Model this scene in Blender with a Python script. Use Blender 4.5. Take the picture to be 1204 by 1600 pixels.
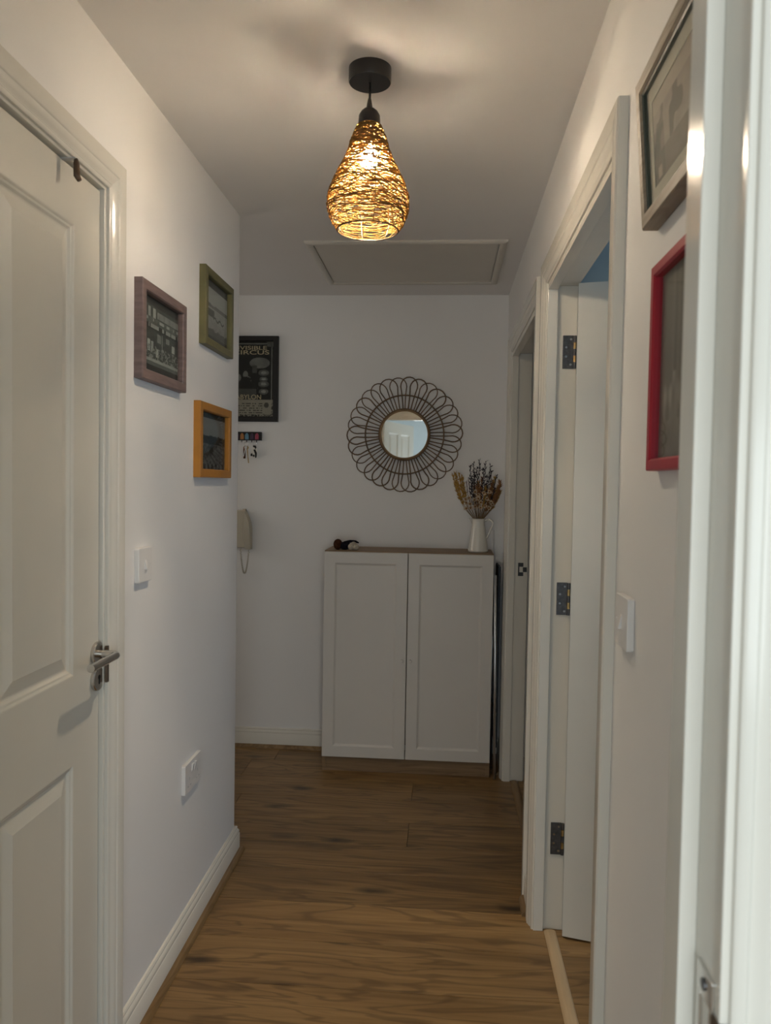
import bpy, bmesh, math, random
from mathutils import Vector, Matrix
from mathutils.bvhtree import BVHTree

# ------------------------------------------------------------------ scene, camera, light
for o in list(bpy.data.objects):
    bpy.data.objects.remove(o, do_unlink=True)
SC = bpy.context.scene
COL = SC.collection
PI = math.pi

# room dimensions (metres)
XL, XR = -0.749, 0.308        # hall side walls
YB = 3.928                    # back wall
YC = 2.775                    # outside corner of the left wall
H = 2.336                     # ceiling
CAMZ = 1.381
YN0, YN1 = 0.525, 0.620       # end wall with the doorway the photographer looks through
WT = 0.092                    # wall thickness on the right

FPX, YAW, PITCH, ROLL = 1204.4, math.radians(4.267), math.radians(-2.082), math.radians(0.958)
cd = bpy.data.cameras.new('camera')
cd.sensor_fit = 'VERTICAL'
cd.sensor_height = 36.0
cd.sensor_width = 27.09
cd.lens = FPX / 1600 * 36.0
cd.clip_start = 0.02
cd.dof.use_dof = True
cd.dof.focus_distance = 2.6
cd.dof.aperture_fstop = 8.5
cam = bpy.data.objects.new('camera', cd)
COL.objects.link(cam)
fw = Vector((-math.sin(YAW) * math.cos(PITCH), math.cos(YAW) * math.cos(PITCH), math.sin(PITCH)))
rt = Vector((math.cos(YAW), math.sin(YAW), 0))
up = rt.cross(fw)
r2 = rt * math.cos(ROLL) + up * math.sin(ROLL)
u2 = up * math.cos(ROLL) - rt * math.sin(ROLL)
cam.matrix_world = Matrix(((r2.x, u2.x, -fw.x, 0), (r2.y, u2.y, -fw.y, 0), (r2.z, u2.z, -fw.z, CAMZ), (0, 0, 0, 1)))
SC.camera = cam

world = bpy.data.worlds.new('world')
SC.world = world
world.use_nodes = True
wb = world.node_tree.nodes['Background']
wb.inputs[0].default_value = (0.62, 0.74, 0.92, 1)
wb.inputs[1].default_value = 1.0


def area_light(name, loc, rot, sx, sy, power, color):
    l = bpy.data.lights.new(name, 'AREA')
    l.shape = 'RECTANGLE'
    l.size, l.size_y = sx, sy
    l.energy = power
    l.color = color
    o = bpy.data.objects.new(name, l)
    COL.objects.link(o)
    o.location = loc
    o.rotation_euler = rot
    return o


# daylight entering by the window of the room behind the photographer, by the window of the side room
# and by the glazed end of the side branch of the hall (shadows on the end wall fall to the right)
area_light('window_near_room_offscreen', (-0.05, -2.62, 1.08), (PI / 2, 0, 0), 2.7, 1.16, 64.0, (0.88, 0.97, 1.0))
area_light('window_side_room_offscreen', (2.58, 1.3, 1.5), (PI / 2, 0, PI / 2), 1.0, 1.0, 8.0, (0.52, 0.73, 1.0))
area_light('window_side_branch_offscreen', (-2.18, 3.36, 1.60), (PI / 2, 0, -PI / 2), 0.6, 0.7, 2.3, (1.0, 0.93, 0.84))
BULB_STRENGTH = 2100.0

SC.view_settings.view_transform = 'Standard'
SC.view_settings.look = 'None'
SC.view_settings.exposure = 0.22
SC.view_settings.gamma = 1.0
SC.view_settings.use_curve_mapping = False

# ------------------------------------------------------------------ materials


def s2l(c):
    return tuple(((v / 255) / 12.92 if v / 255 <= 0.04045 else ((v / 255 + 0.055) / 1.055) ** 2.4) for v in c)


def new_mat(name):
    m = bpy.data.materials.new(name)
    m.use_nodes = True
    nt = m.node_tree
    return m, nt, nt.nodes['Principled BSDF']


def setp(b, **k):
    for key, v in k.items():
        key = key.replace('_', ' ')
        if key in b.inputs:
            b.inputs[key].default_value = v


def paint(name, col, rough=0.6, var=0.03, bump=0.0, bscale=300.0, spec=0.5, metal=0.0, coat=0.0, stretch=None, vscale=6.0):
    """plain coat with a little tonal variation and optional fine relief"""
    m, nt, b = new_mat(name)
    N, L = nt.nodes, nt.links
    tc = N.new('ShaderNodeTexCoord')
    src = tc.outputs['Object']
    if stretch:
        mp = N.new('ShaderNodeMapping')
        mp.inputs['Scale'].default_value = stretch
        L.new(src, mp.inputs['Vector'])
        src = mp.outputs[0]
    n = N.new('ShaderNodeTexNoise')
    n.inputs['Scale'].default_value = vscale
    n.inputs['Detail'].default_value = 3
    L.new(src, n.inputs['Vector'])
    r = N.new('ShaderNodeValToRGB')
    r.color_ramp.elements[0].position = 0.3
    r.color_ramp.elements[1].position = 0.7
    r.color_ramp.elements[0].color = tuple(max(0, c * (1 - var)) for c in col) + (1,)
    r.color_ramp.elements[1].color = tuple(min(1, c * (1 + var)) for c in col) + (1,)
    L.new(n.outputs['Fac'], r.inputs[0])
    L.new(r.outputs[0], b.inputs['Base Color'])
    setp(b, Roughness=rough, Metallic=metal, Specular_IOR_Level=spec, Coat_Weight=coat)
    b.inputs['Coat Roughness'].default_value = 0.08
    if bump:
        n2 = N.new('ShaderNodeTexNoise')
        n2.inputs['Scale'].default_value = bscale
        n2.inputs['Detail'].default_value = 2
        L.new(src, n2.inputs['Vector'])
        bp = N.new('ShaderNodeBump')
        bp.inputs['Strength'].default_value = bump
        bp.inputs['Distance'].default_value = 0.001
        L.new(n2.outputs['Fac'], bp.inputs['Height'])
        L.new(bp.outputs[0], b.inputs['Normal'])
    return m


def wood(name, c0, c1, dark, rough=0.4, grain=1.0, axis=0, knots=True, rand=True, spec=0.4):
    """oak-like board: stretched grain, cathedral figure, knots, tone differing from board to board"""
    m, nt, b = new_mat(name)
    N, L = nt.nodes, nt.links
    tc = N.new('ShaderNodeTexCoord')
    vec = tc.outputs['Object']
    oi = N.new('ShaderNodeObjectInfo')
    if rand:
        cx = N.new('ShaderNodeCombineXYZ')
        mu = N.new('ShaderNodeMath'); mu.operation = 'MULTIPLY'; mu.inputs[1].default_value = 37.0
        L.new(oi.outputs['Random'], mu.inputs[0])
        for i in range(3):
            L.new(mu.outputs[0], cx.inputs[i])
        ad = N.new('ShaderNodeVectorMath'); ad.operation = 'ADD'
        L.new(vec, ad.inputs[0]); L.new(cx.outputs[0], ad.inputs[1])
        vec = ad.outputs[0]

    def mapped(sl, sw):
        mp = N.new('ShaderNodeMapping')
        s = [sw, sw, sw]
        s[axis] = sl
        mp.inputs['Scale'].default_value = s
        L.new(vec, mp.inputs['Vector'])
        return mp.outputs[0]
    n1 = N.new('ShaderNodeTexNoise'); n1.inputs['Scale'].default_value = 1.0; n1.inputs['Detail'].default_value = 8; n1.inputs['Roughness'].default_value = 0.65
    L.new(mapped(2.2 * grain, 45.0 * grain), n1.inputs['Vector'])
    n2 = N.new('ShaderNodeTexNoise'); n2.inputs['Scale'].default_value = 1.0; n2.inputs['Detail'].default_value = 3; n2.inputs['Distortion'].default_value = 0.6
    L.new(mapped(1.1 * grain, 7.0 * grain), n2.inputs['Vector'])
    # contour lines of a smooth field give the cathedral figure
    ml = N.new('ShaderNodeMath'); ml.operation = 'MULTIPLY'; ml.inputs[1].default_value = 60.0
    L.new(n2.outputs['Fac'], ml.inputs[0])
    sn = N.new('ShaderNodeMath'); sn.operation = 'SINE'
    L.new(ml.outputs[0], sn.inputs[0])
    mr = N.new('ShaderNodeMapRange'); mr.inputs['From Min'].default_value = 0.35; mr.inputs['From Max'].default_value = 1.0
    mr.inputs['To Max'].default_value = 0.5
    L.new(sn.outputs[0], mr.inputs['Value'])
    rp = N.new('ShaderNodeValToRGB')
    rp.color_ramp.elements[0].position = 0.38; rp.color_ramp.elements[1].position = 0.63
    rp.color_ramp.elements[0].color = c0 + (1,); rp.color_ramp.elements[1].color = c1 + (1,)
    L.new(n1.outputs['Fac'], rp.inputs[0])
    mx = N.new('ShaderNodeMixRGB'); mx.inputs[2].default_value = dark + (1,)
    L.new(rp.outputs[0], mx.inputs[1]); L.new(mr.outputs[0], mx.inputs[0])
    col = mx.outputs[0]
    # broad tone drift
    n3 = N.new('ShaderNodeTexNoise'); n3.inputs['Scale'].default_value = 1.0
    L.new(mapped(1.6, 6.0), n3.inputs['Vector'])
    m3 = N.new('ShaderNodeMapRange'); m3.inputs['From Min'].default_value = 0.45; m3.inputs['From Max'].default_value = 0.75; m3.inputs['To Max'].default_value = 0.5
    L.new(n3.outputs['Fac'], m3.inputs['Value'])
    mx3 = N.new('ShaderNodeMixRGB'); mx3.inputs[2].default_value = dark + (1,)
    L.new(col, mx3.inputs[1]); L.new(m3.outputs[0], mx3.inputs[0])
    col = mx3.outputs[0]
    if knots:
        v = N.new('ShaderNodeTexVoronoi'); v.inputs['Scale'].default_value = 1.0
        nd = N.new('ShaderNodeTexNoise'); nd.inputs['Scale'].default_value = 14.0
        L.new(vec, nd.inputs['Vector'])
        av = N.new('ShaderNodeMixRGB'); av.inputs[0].default_value = 0.12
        L.new(mapped(2.6, 7.0), av.inputs[1]); L.new(nd.outputs['Color'], av.inputs[2])
        L.new(av.outputs[0], v.inputs['Vector'])
        mk = N.new('ShaderNodeMapRange'); mk.inputs['From Min'].default_value = 0.05; mk.inputs['From Max'].default_value = 0.19
        mk.inputs['To Min'].default_value = 0.85; mk.inputs['To Max'].default_value = 0.0
        L.new(v.outputs['Distance'], mk.inputs['Value'])
        mxk = N.new('ShaderNodeMixRGB'); mxk.inputs[2].default_value = tuple(c * 0.25 for c in dark) + (1,)
        L.new(col, mxk.inputs[1]); L.new(mk.outputs[0], mxk.inputs[0])
        col = mxk.outputs[0]
    if rand:
        hv = N.new('ShaderNodeHueSaturation')
        mv = N.new('ShaderNodeMapRange'); mv.inputs['To Min'].default_value = 0.82; mv.inputs['To Max'].default_value = 1.15
        L.new(oi.outputs['Random'], mv.inputs['Value'])
        L.new(mv.outputs[0], hv.inputs['Value'])
        L.new(col, hv.inputs['Color'])
        col = hv.outputs[0]
    L.new(col, b.inputs['Base Color'])
    setp(b, Roughness=rough, Specular_IOR_Level=spec)
    bp = N.new('ShaderNodeBump'); bp.inputs['Strength'].default_value = 0.12; bp.inputs['Distance'].default_value = 0.001
    L.new(n1.outputs['Fac'], bp.inputs['Height']); L.new(bp.outputs[0], b.inputs['Normal'])
    return m


def print_mat(name):
    """flat print whose colours are stored on the mesh"""
    m, nt, b = new_mat(name)
    a = nt.nodes.new('ShaderNodeAttribute')
    a.attribute_name = 'Col'
    nt.links.new(a.outputs['Color'], b.inputs['Base Color'])
    setp(b, Roughness=0.6, Specular_IOR_Level=0.2)
    return m


def pane_mat(name):
    """thin clear glass"""
    m, nt, b = new_mat(name)
    N, L = nt.nodes, nt.links
    N.remove(b)
    out = N['Material Output']
    t = N.new('ShaderNodeBsdfTransparent'); t.inputs[0].default_value = (0.94, 0.95, 0.94, 1)
    g = N.new('ShaderNodeBsdfGlossy'); g.inputs['Roughness'].default_value = 0.02
    lw = N.new('ShaderNodeLayerWeight'); lw.inputs[0].default_value = 0.5
    pw = N.new('ShaderNodeMath'); pw.operation = 'POWER'; pw.inputs[1].default_value = 5.0
    L.new(lw.outputs['Facing'], pw.inputs[0])
    f = N.new('ShaderNodeMapRange'); f.inputs['To Min'].default_value = 0.012; f.inputs['To Max'].default_value = 0.30
    L.new(pw.outputs[0], f.inputs['Value'])
    mx = N.new('ShaderNodeMixShader')
    L.new(f.outputs[0], mx.inputs[0]); L.new(t.outputs[0], mx.inputs[1]); L.new(g.outputs[0], mx.inputs[2])
    L.new(mx.outputs[0], out.inputs['Surface'])
    return m


def fibre_mat(name, col, tcol, w=0.5):
    m, nt, b = new_mat(name)
    N, L = nt.nodes, nt.links
    N.remove(b)
    out = N['Material Output']
    tc = N.new('ShaderNodeTexCoord')
    n = N.new('ShaderNodeTexNoise'); n.inputs['Scale'].default_value = 60.0
    L.new(tc.outputs['Object'], n.inputs['Vector'])
    r = N.new('ShaderNodeValToRGB')
    r.color_ramp.elements[0].position = 0.35; r.color_ramp.elements[1].position = 0.65
    r.color_ramp.elements[0].color = tuple(c * 0.55 for c in col) + (1,)
    r.color_ramp.elements[1].color = col + (1,)
    L.new(n.outputs['Fac'], r.inputs[0])
    d = N.new('ShaderNodeBsdfDiffuse')
    L.new(r.outputs[0], d.inputs[0])
    t = N.new('ShaderNodeBsdfTranslucent'); t.inputs[0].default_value = tcol + (1,)
    mx = N.new('ShaderNodeMixShader'); mx.inputs[0].default_value = w
    L.new(d.outputs[0], mx.inputs[1]); L.new(t.outputs[0], mx.inputs[2])
    L.new(mx.outputs[0], out.inputs['Surface'])
    return m


def emit_mat(name, col, strength):
    m, nt, b = new_mat(name)
    b.inputs['Base Color'].default_value = (1, 1, 1, 1)
    b.inputs['Emission Color'].default_value = col + (1,)
    b.inputs['Emission Strength'].default_value = strength
    return m


M = {}
M['wall'] = paint('wall_paint', (0.80, 0.785, 0.765), 0.75, 0.015, 0.10, 260, spec=0.25, vscale=2.5)
M['ceil'] = paint('ceiling_paint', (0.78, 0.76, 0.74), 0.85, 0.012, 0.08, 260, spec=0.2, vscale=2.0)
M['blue'] = paint('blue_wall_paint', (0.52, 0.58, 0.57), 0.8, 0.03, 0.1, 260, spec=0.2)
M['paleblue'] = paint('pale_blue_wall_paint', (0.56, 0.64, 0.68), 0.8, 0.02, 0.1, 260, spec=0.2)
M['gloss'] = paint('white_gloss_paint', (0.72, 0.69, 0.62), 0.16, 0.02, 0.16, 55, spec=0.25, stretch=(1, 1, 0.06))
M['door'] = paint('white_door_paint', (0.68, 0.65, 0.575), 0.36, 0.015, 0.05, 180, spec=0.4)
M['hatch'] = paint('hatch_paint', (0.66, 0.63, 0.57), 0.6, 0.02, spec=0.3)
M['floor'] = wood('oak_laminate', (0.215, 0.122, 0.044), (0.315, 0.190, 0.076), (0.080, 0.042, 0.016), 0.36, 1.0, 0)
M['bead'] = wood('oak_bead', (0.20, 0.12, 0.05), (0.28, 0.18, 0.085), (0.13, 0.075, 0.032), 0.4, 1.0, 1, knots=False)
M['sub'] = paint('underlay_dark', (0.06, 0.045, 0.03), 0.9)
M['strip'] = paint('threshold_strip_oak', (0.52, 0.38, 0.22), 0.32, 0.10, 0.1, 80, spec=0.6, stretch=(14, 1, 14))
M['chrome'] = paint('brushed_steel', (0.60, 0.58, 0.55), 0.24, 0.04, metal=1.0)
M['polish'] = paint('polished_chrome', (0.80, 0.82, 0.84), 0.12, 0.01, metal=1.0)
M['satin'] = paint('satin_chrome_tube', (0.72, 0.75, 0.78), 0.34, 0.01, metal=1.0)
M['hinge'] = paint('grey_steel_hinge', (0.11, 0.11, 0.115), 0.42, 0.2, metal=0.8, vscale=90)
M['brass'] = paint('worn_brass', (0.50, 0.36, 0.17), 0.35, 0.2, metal=1.0, vscale=80)
M['plastic'] = paint('white_plastic', (0.76, 0.74, 0.72), 0.33, 0.01, spec=0.5)
M['cream'] = paint('cream_plastic', (0.50, 0.46, 0.37), 0.4, 0.02)
M['black'] = paint('black_satin', (0.012, 0.011, 0.010), 0.42, 0.1, spec=0.4)
M['blackmetal'] = paint('black_lamp_metal', (0.014, 0.013, 0.012), 0.38, 0.1, spec=0.5)
M['brownmetal'] = paint('dark_brown_metal', (0.12, 0.085, 0.06), 0.4, 0.1, metal=0.7)
M['hookgrey'] = paint('grey_plastic', (0.45, 0.46, 0.46), 0.4, 0.03)
M['purple'] = paint('mauve_frame_paint', (0.185, 0.130, 0.120), 0.5, 0.16, 0.2, 90, stretch=(1, 1, 8), vscale=14)
M['green'] = paint('olive_frame_paint', (0.135, 0.122, 0.048), 0.5, 0.14, 0.2, 90, vscale=14)
M['orange'] = paint('mustard_frame_paint', (0.40, 0.165, 0.014), 0.45, 0.08, 0.15, 90, vscale=14)
M['red'] = paint('red_frame_paint', (0.36, 0.014, 0.030), 0.38, 0.06, 0.1, 90)
M['driftwood'] = wood('grey_brown_frame_wood', (0.24, 0.19, 0.135), (0.34, 0.28, 0.21), (0.16, 0.12, 0.085), 0.5, 2.0, 1, knots=False, rand=False)
M['darkgreen'] = paint('dark_green_fillet', (0.045, 0.06, 0.05), 0.4, 0.1)
M['matboard'] = paint('cream_mount_card', (0.66, 0.60, 0.50), 0.8, 0.02)
M['print'] = print_mat('printed_paper')
M['pane'] = pane_mat('clear_pane')
M['rattan'] = paint('rattan_cane', (0.145, 0.085, 0.040), 0.55, 0.35, 0.3, 120, vscale=25)
M['rattanlight'] = paint('pale_rattan_rim', (0.27, 0.165, 0.075), 0.5, 0.22, 0.3, 120, vscale=25)
M['mirror'] = paint('mirror_silver', (0.90, 0.90, 0.88), 0.02, 0.0, metal=1.0)
M['cabdoor'] = paint('cabinet_door_white', (0.66, 0.63, 0.585), 0.42, 0.01, spec=0.35)
M['cabwood'] = wood('cabinet_oak_veneer', (0.22, 0.135, 0.065), (0.30, 0.19, 0.10), (0.15, 0.09, 0.045), 0.5, 1.0, 0, knots=False, rand=False)
M['enamel'] = paint('white_enamel', (0.74, 0.71, 0.64), 0.22, 0.01, spec=0.5, coat=0.4)
M['fibre'] = fibre_mat('shade_paper_string', (0.26, 0.15, 0.045), (0.30, 0.17, 0.05), 0.4)
M['fibredark'] = fibre_mat('shade_dark_string', (0.16, 0.10, 0.045), (0.22, 0.12, 0.04), 0.25)
M['bulb'] = emit_mat('lit_bulb', (1.0, 0.82, 0.60), BULB_STRENGTH)
M['ochre'] = paint('dried_ochre', (0.40, 0.23, 0.05), 0.8, 0.25, vscale=60)
M['rust'] = paint('dried_rust', (0.24, 0.105, 0.035), 0.8, 0.25, vscale=60)
M['mauve'] = paint('dried_mauve', (0.23, 0.175, 0.19), 0.8, 0.2, vscale=60)
M['pale'] = paint('dried_cream', (0.50, 0.40, 0.28), 0.8, 0.2, vscale=60)
M['twig'] = paint('dark_dried_leaf', (0.022, 0.016, 0.022), 0.7, 0.3, vscale=60)
M['stem'] = paint('dried_stem', (0.22, 0.14, 0.06), 0.8, 0.2, vscale=60)
M['plushbrown'] = paint('brown_plush', (0.055, 0.022, 0.012), 0.95, 0.3, 0.8, 500, spec=0.05, vscale=120)
M['plushblack'] = paint('black_plush', (0.012, 0.011, 0.016), 0.95, 0.3, 0.8, 500, spec=0.05, vscale=120)
M['plushcream'] = paint('cream_plush', (0.48, 0.42, 0.33), 0.95, 0.2, 0.8, 500, spec=0.05, vscale=120)
M['navy'] = paint('dark_navy_fabric', (0.030, 0.040, 0.055), 0.6, 0.15, 0.3, 400)
M['hookblue'] = paint('blue_hook', (0.12, 0.26, 0.36), 0.4, 0.05)
M['hookviolet'] = paint('violet_hook', (0.055, 0.03, 0.06), 0.4, 0.05)
M['hookred'] = paint('red_hook', (0.33, 0.05, 0.09), 0.4, 0.05)
M['hookorange'] = paint('orange_hook', (0.40, 0.17, 0.05), 0.4, 0.05)
M['copper'] = paint('copper_key', (0.32, 0.16, 0.10), 0.3, 0.1, metal=1.0)
M['lettering'] = paint('cream_ink', (0.52, 0.42, 0.27), 0.7, 0.05)
M['darkink'] = paint('dark_ink', (0.03, 0.025, 0.02), 0.7, 0.05)

# ------------------------------------------------------------------ mesh helpers


class MB:
    def __init__(s):
        s.v = []
        s.f = []

    def add(s, vs, fs):
        o = len(s.v)
        s.v.extend(tuple(v) for v in vs)
        s.f.extend(tuple(i + o for i in f) for f in fs)
        return s

    def box(s, x0, x1, y0, y1, z0, z1):
        vs = [(x, y, z) for z in (z0, z1) for y in (y0, y1) for x in (x0, x1)]
        return s.add(vs, [(0, 2, 3, 1), (4, 5, 7, 6), (0, 1, 5, 4), (2, 6, 7, 3), (0, 4, 6, 2), (1, 3, 7, 5)])

    def tube(s, pts, r, n=6, closed=False, rx=None):
        pts = [Vector(p) for p in pts]
        m = len(pts)
        rs = r if isinstance(r, (list, tuple)) else [r] * m
        T = []
        for i in range(m):
            a = pts[(i - 1) % m] if (closed or i > 0) else pts[i]
            b = pts[(i + 1) % m] if (closed or i < m - 1) else pts[i]
            t = (b - a)
            T.append(t.normalized() if t.length > 1e-9 else Vector((0, 0, 1)))
        ref = Vector((0, 0, 1)) if abs(T[0].z) < 0.9 else Vector((1, 0, 0))
        nrm = (ref - T[0] * ref.dot(T[0])).normalized()
        vs = []
        for i in range(m):
            nrm = nrm - T[i] * nrm.dot(T[i])
            if nrm.length < 1e-6:
                nrm = Vector((1, 0, 0))
            nrm.normalize()
            bn = T[i].cross(nrm)
            for k in range(n):
                a = 2 * PI * k / n
                vs.append(pts[i] + (nrm * math.cos(a) + bn * math.sin(a)) * rs[i])
        fs = []
        for i in range(m if closed else m - 1):
            j = (i + 1) % m
            for k in range(n):
                l = (k + 1) % n
                fs.append((i * n + k, i * n + l, j * n + l, j * n + k))
        if not closed:
            fs.append(tuple(range(n - 1, -1, -1)))
            fs.append(tuple((m - 1) * n + k for k in range(n)))
        return s.add(vs, fs)

    def lathe(s, prof, n=32, c=(0, 0, 0), axis='z', cap0=True, cap1=True):
        vs = []
        for r, h in prof:
            for k in range(n):
                a = 2 * PI * k / n
                p = (r * math.cos(a), r * math.sin(a), h)
                if axis == 'x':
                    p = (p[2], p[0], p[1])
                elif axis == 'y':
                    p = (p[1], p[2], p[0])
                vs.append((p[0] + c[0], p[1] + c[1], p[2] + c[2]))
        fs = []
        for i in range(len(prof) - 1):
            for k in range(n):
                l = (k + 1) % n
                fs.append((i * n + k, i * n + l, (i + 1) * n + l, (i + 1) * n + k))
        if cap0:
            fs.append(tuple(range(n - 1, -1, -1)))
        if cap1:
            fs.append(tuple((len(prof) - 1) * n + k for k in range(n)))
        return s.add(vs, fs)

    def ball(s, c, r, n=10, m=7, scale=(1, 1, 1)):
        prof = [(max(1e-4, math.sin(PI * i / m)) * r, -math.cos(PI * i / m) * r) for i in range(m + 1)]
        o = MB().lathe(prof, n)
        return s.add([(c[0] + v[0] * scale[0], c[1] + v[1] * scale[1], c[2] + v[2] * scale[2]) for v in o.v], o.f)

    def poly(s, outline, f, t0, t1):
        """outline of 2-D points extruded from t0 to t1; f(a, b, t) -> xyz"""
        n = len(outline)
        vs = [f(a, b, t0) for a, b in outline] + [f(a, b, t1) for a, b in outline]
        fs = [tuple(range(n - 1, -1, -1)), tuple(range(n, 2 * n))]
        fs += [(i, (i + 1) % n, n + (i + 1) % n, n + i) for i in range(n)]
        return s.add(vs, fs)

    def sweep(s, lines, closed=False):
        """lines: list of profile rings (same length), joined one after the other, ends capped"""
        n = len(lines[0])
        vs = [p for l in lines for p in l]
        fs = []
        for i in range(len(lines) - 1):
            for k in range(n):
                l = (k + 1) % n
                fs.append((i * n + k, i * n + l, (i + 1) * n + l, (i + 1) * n + k))
        fs.append(tuple(range(n - 1, -1, -1)))
        fs.append(tuple((len(lines) - 1) * n + k for k in range(n)))
        return s.add(vs, fs)

    def xf(s, mat):
        s.v = [tuple(mat @ Vector(v)) for v in s.v]
        return s

    def mesh(s, name, mat, smooth=False):
        me = bpy.data.meshes.new(name)
        me.from_pydata(s.v, [], s.f)
        bm = bmesh.new()
        bm.from_mesh(me)
        bmesh.ops.recalc_face_normals(bm, faces=bm.faces)
        bm.to_mesh(me)
        bm.free()
        me.materials.append(mat)
        if smooth:
            for p in me.polygons:
                p.use_smooth = True
        me.update()
        return me

    def build(s, name, mat, parent=None, smooth=False, bevel=0.0, auto=False):
        o = bpy.data.objects.new(name, s.mesh(name, mat, smooth or auto))
        COL.objects.link(o)
        if parent:
            o.parent = parent
            o.matrix_parent_inverse = parent_inv(parent)
        if auto:
            edge_sharp(o.data, 40)
        if bevel:
            b = o.modifiers.new('bevel', 'BEVEL')
            b.width = bevel
            b.segments = 2
            b.limit_method = 'ANGLE'
        return o


def parent_inv(p):
    m = Matrix.Identity(4)
    q = p
    chain = []
    while q:
        chain.append(q)
        q = q.parent
    for q in reversed(chain):
        m = m @ (q.matrix_parent_inverse if q.parent else Matrix.Identity(4)) @ q.matrix_basis
    return m.inverted()


def edge_sharp(me, deg):
    bm = bmesh.new()
    bm.from_mesh(me)
    lim = math.radians(deg)
    for e in bm.edges:
        e.smooth = not (len(e.link_faces) == 2 and e.calc_face_angle(0) > lim)
    bm.to_mesh(me)
    bm.free()


def tag(o, label, cat, group=None, kind=None):
    if label:
        o['label'] = label
    if cat:
        o['category'] = cat
    if group:
        o['group'] = group
    if kind:
        o['kind'] = kind
    return o


def thing(name, loc, label, cat, group=None, kind=None, rot=(0, 0, 0)):
    o = bpy.data.objects.new(name, None)
    o.empty_display_size = 0.05
    COL.objects.link(o)
    o.location = loc
    o.rotation_euler = rot
    return tag(o, label, cat, group, kind)


def struct(name, mb, mat, label, cat, bevel=0.0, auto=False):
    return tag(mb.build(name, mat, None, bevel=bevel, auto=auto), label, cat, kind='structure')


# ------------------------------------------------------------------ room shell
rng = random.Random(7)

XLL = -2.2                     # far end of the side branch of the hall
DH = 1.99                      # clear height of the door openings
D1 = (1.465, 2.380)            # first doorway in the right wall (y range)
D2 = (2.632, 3.590)            # second doorway in the right wall
DC = (1.108, 1.650)            # cupboard door opening in the left wall
DN = (-0.580, 0.1915)          # doorway the photographer looks through (x range)
LT = 0.025                     # lining thickness

# floor slab with planks as pieces
fl = MB().box(XLL - 0.1, 2.7, -2.75, YB + 0.1, -0.06, -0.012)
floor = struct('floor', fl, M['sub'], 'brown oak laminate floor of planks laid across the hallway', 'floor')
PW, PL = 0.211, 1.285


def plank(x0, x1, y0, y1):
    g = 0.0007
    b = 0.0005
    m = MB()
    w, d = (x1 - x0) / 2 - g, (y1 - y0) / 2 - g
    ring = lambda i, z: [(-w + i, -d + i, z), (w - i, -d + i, z), (w - i, d - i, z), (-w + i, d - i, z)]
    m.add(ring(0, -0.012) + ring(0, -b) + ring(b, 0), [(0, 1, 5, 4), (1, 2, 6, 5), (2, 3, 7, 6), (3, 0, 4, 7),
                                                       (4, 5, 9, 8), (5, 6, 10, 9), (6, 7, 11, 10), (7, 4, 8, 11), (8, 9, 10, 11)])
    o = m.build('plank', M['floor'], None)
    o.location = ((x0 + x1) / 2, (y0 + y1) / 2, 0)
    o.parent = floor
    return o


row0 = 2.045 - 20 * PW
i = 0
while row0 + i * PW < YB:
    ya, yb_ = row0 + i * PW, min(row0 + (i + 1) * PW, YB)
    off = {0: -0.113, 1: 0.33, 2: -0.55, 3: 0.12}
    k = (i - 24) % 4 if i >= 24 else (i * 3) % 4
    # rows 24 and 26 (y from 2.889 and 3.311) meet end to end near the middle of the hall
    j0 = -0.113 if i in (24, 26) else {1: 0.42, 3: 0.36, 0: 0.47, 2: 0.39}[k]
    if yb_ > -2.7:
        ya = max(ya, -2.7)
        xs = []
        x = j0 - 3 * PL
        while x < 2.7:
            xs.append(x)
            x += PL
        for a in xs:
            x0, x1 = max(a, XLL), min(a + PL, 2.65)
            if x1 - x0 > 0.05 and not (x0 > 0.9 and ya > 2.7):
                plank(x0, x1, ya, yb_)
    i += 1

struct('ceiling', MB().box(XLL - 0.1, 2.7, -2.75, YB + 0.1, H, H + 0.06), M['ceil'], 'smooth white painted ceiling of the hallway', 'ceiling')


def wall_with_openings(mb, a0, a1, ops, f):
    """f(a0,a1,z0,z1) adds a box; ops = list of (o0,o1,top)"""
    a = a0
    for o0, o1, top in ops:
        f(a, o0, 0, H)
        f(o0, o1, top, H)
        a = o1
    f(a, a1, 0, H)


# left wall: cupboard front, rounded outside corner, return wall of the side branch
wl = MB()
wall_with_openings(wl, YN0, YC - 0.03, [(DC[0] - LT, DC[1] + LT, 2.012 + LT)], lambda a, b, z0, z1: wl.box(XL - 0.09, XL, a, b, z0, z1))
rad = 0.012
arc = [(XL - rad + rad * math.cos(t), YC - rad + rad * math.sin(t)) for t in [k * PI / 12 for k in range(7)]]
wl.poly([(XL - 0.09, YC - 0.03), (XL, YC - 0.03)] + arc + [(XL - 0.09, YC)], lambda a, b, t: (a, b, t), 0, H)
wl.box(XLL, XL - 0.09, YC - 0.09, YC, 0, H)
struct('wall_left', wl, M['wall'], 'white left hallway wall hung with three small framed photographs', 'wall', auto=True)
struct('wall_back', MB().box(XLL - 0.1, 2.7, YB, YB + 0.1, 0, H), M['wall'], 'white end wall behind the cabinet and rattan mirror', 'wall')
wr = MB()
wall_with_openings(wr, YN1, YB, [(D1[0] - LT, D1[1] + LT, DH + LT), (D2[0] - LT, D2[1] + LT, DH + LT)],
                   lambda a, b, z0, z1: wr.box(XR, XR + WT, a, b, z0, z1))
struct('wall_right', wr, M['wall'], 'white right hallway wall with two doorways and a light switch', 'wall')
wn = MB()
wall_with_openings(wn, -2.0, 2.6, [(DN[0] - LT, DN[1] + LT, DH + LT)], lambda a, b, z0, z1: wn.box(a, b, YN0, YN1, z0, z1))
struct('wall_front', wn, M['wall'], 'white wall around the doorway that opens onto the hallway', 'wall')
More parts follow.
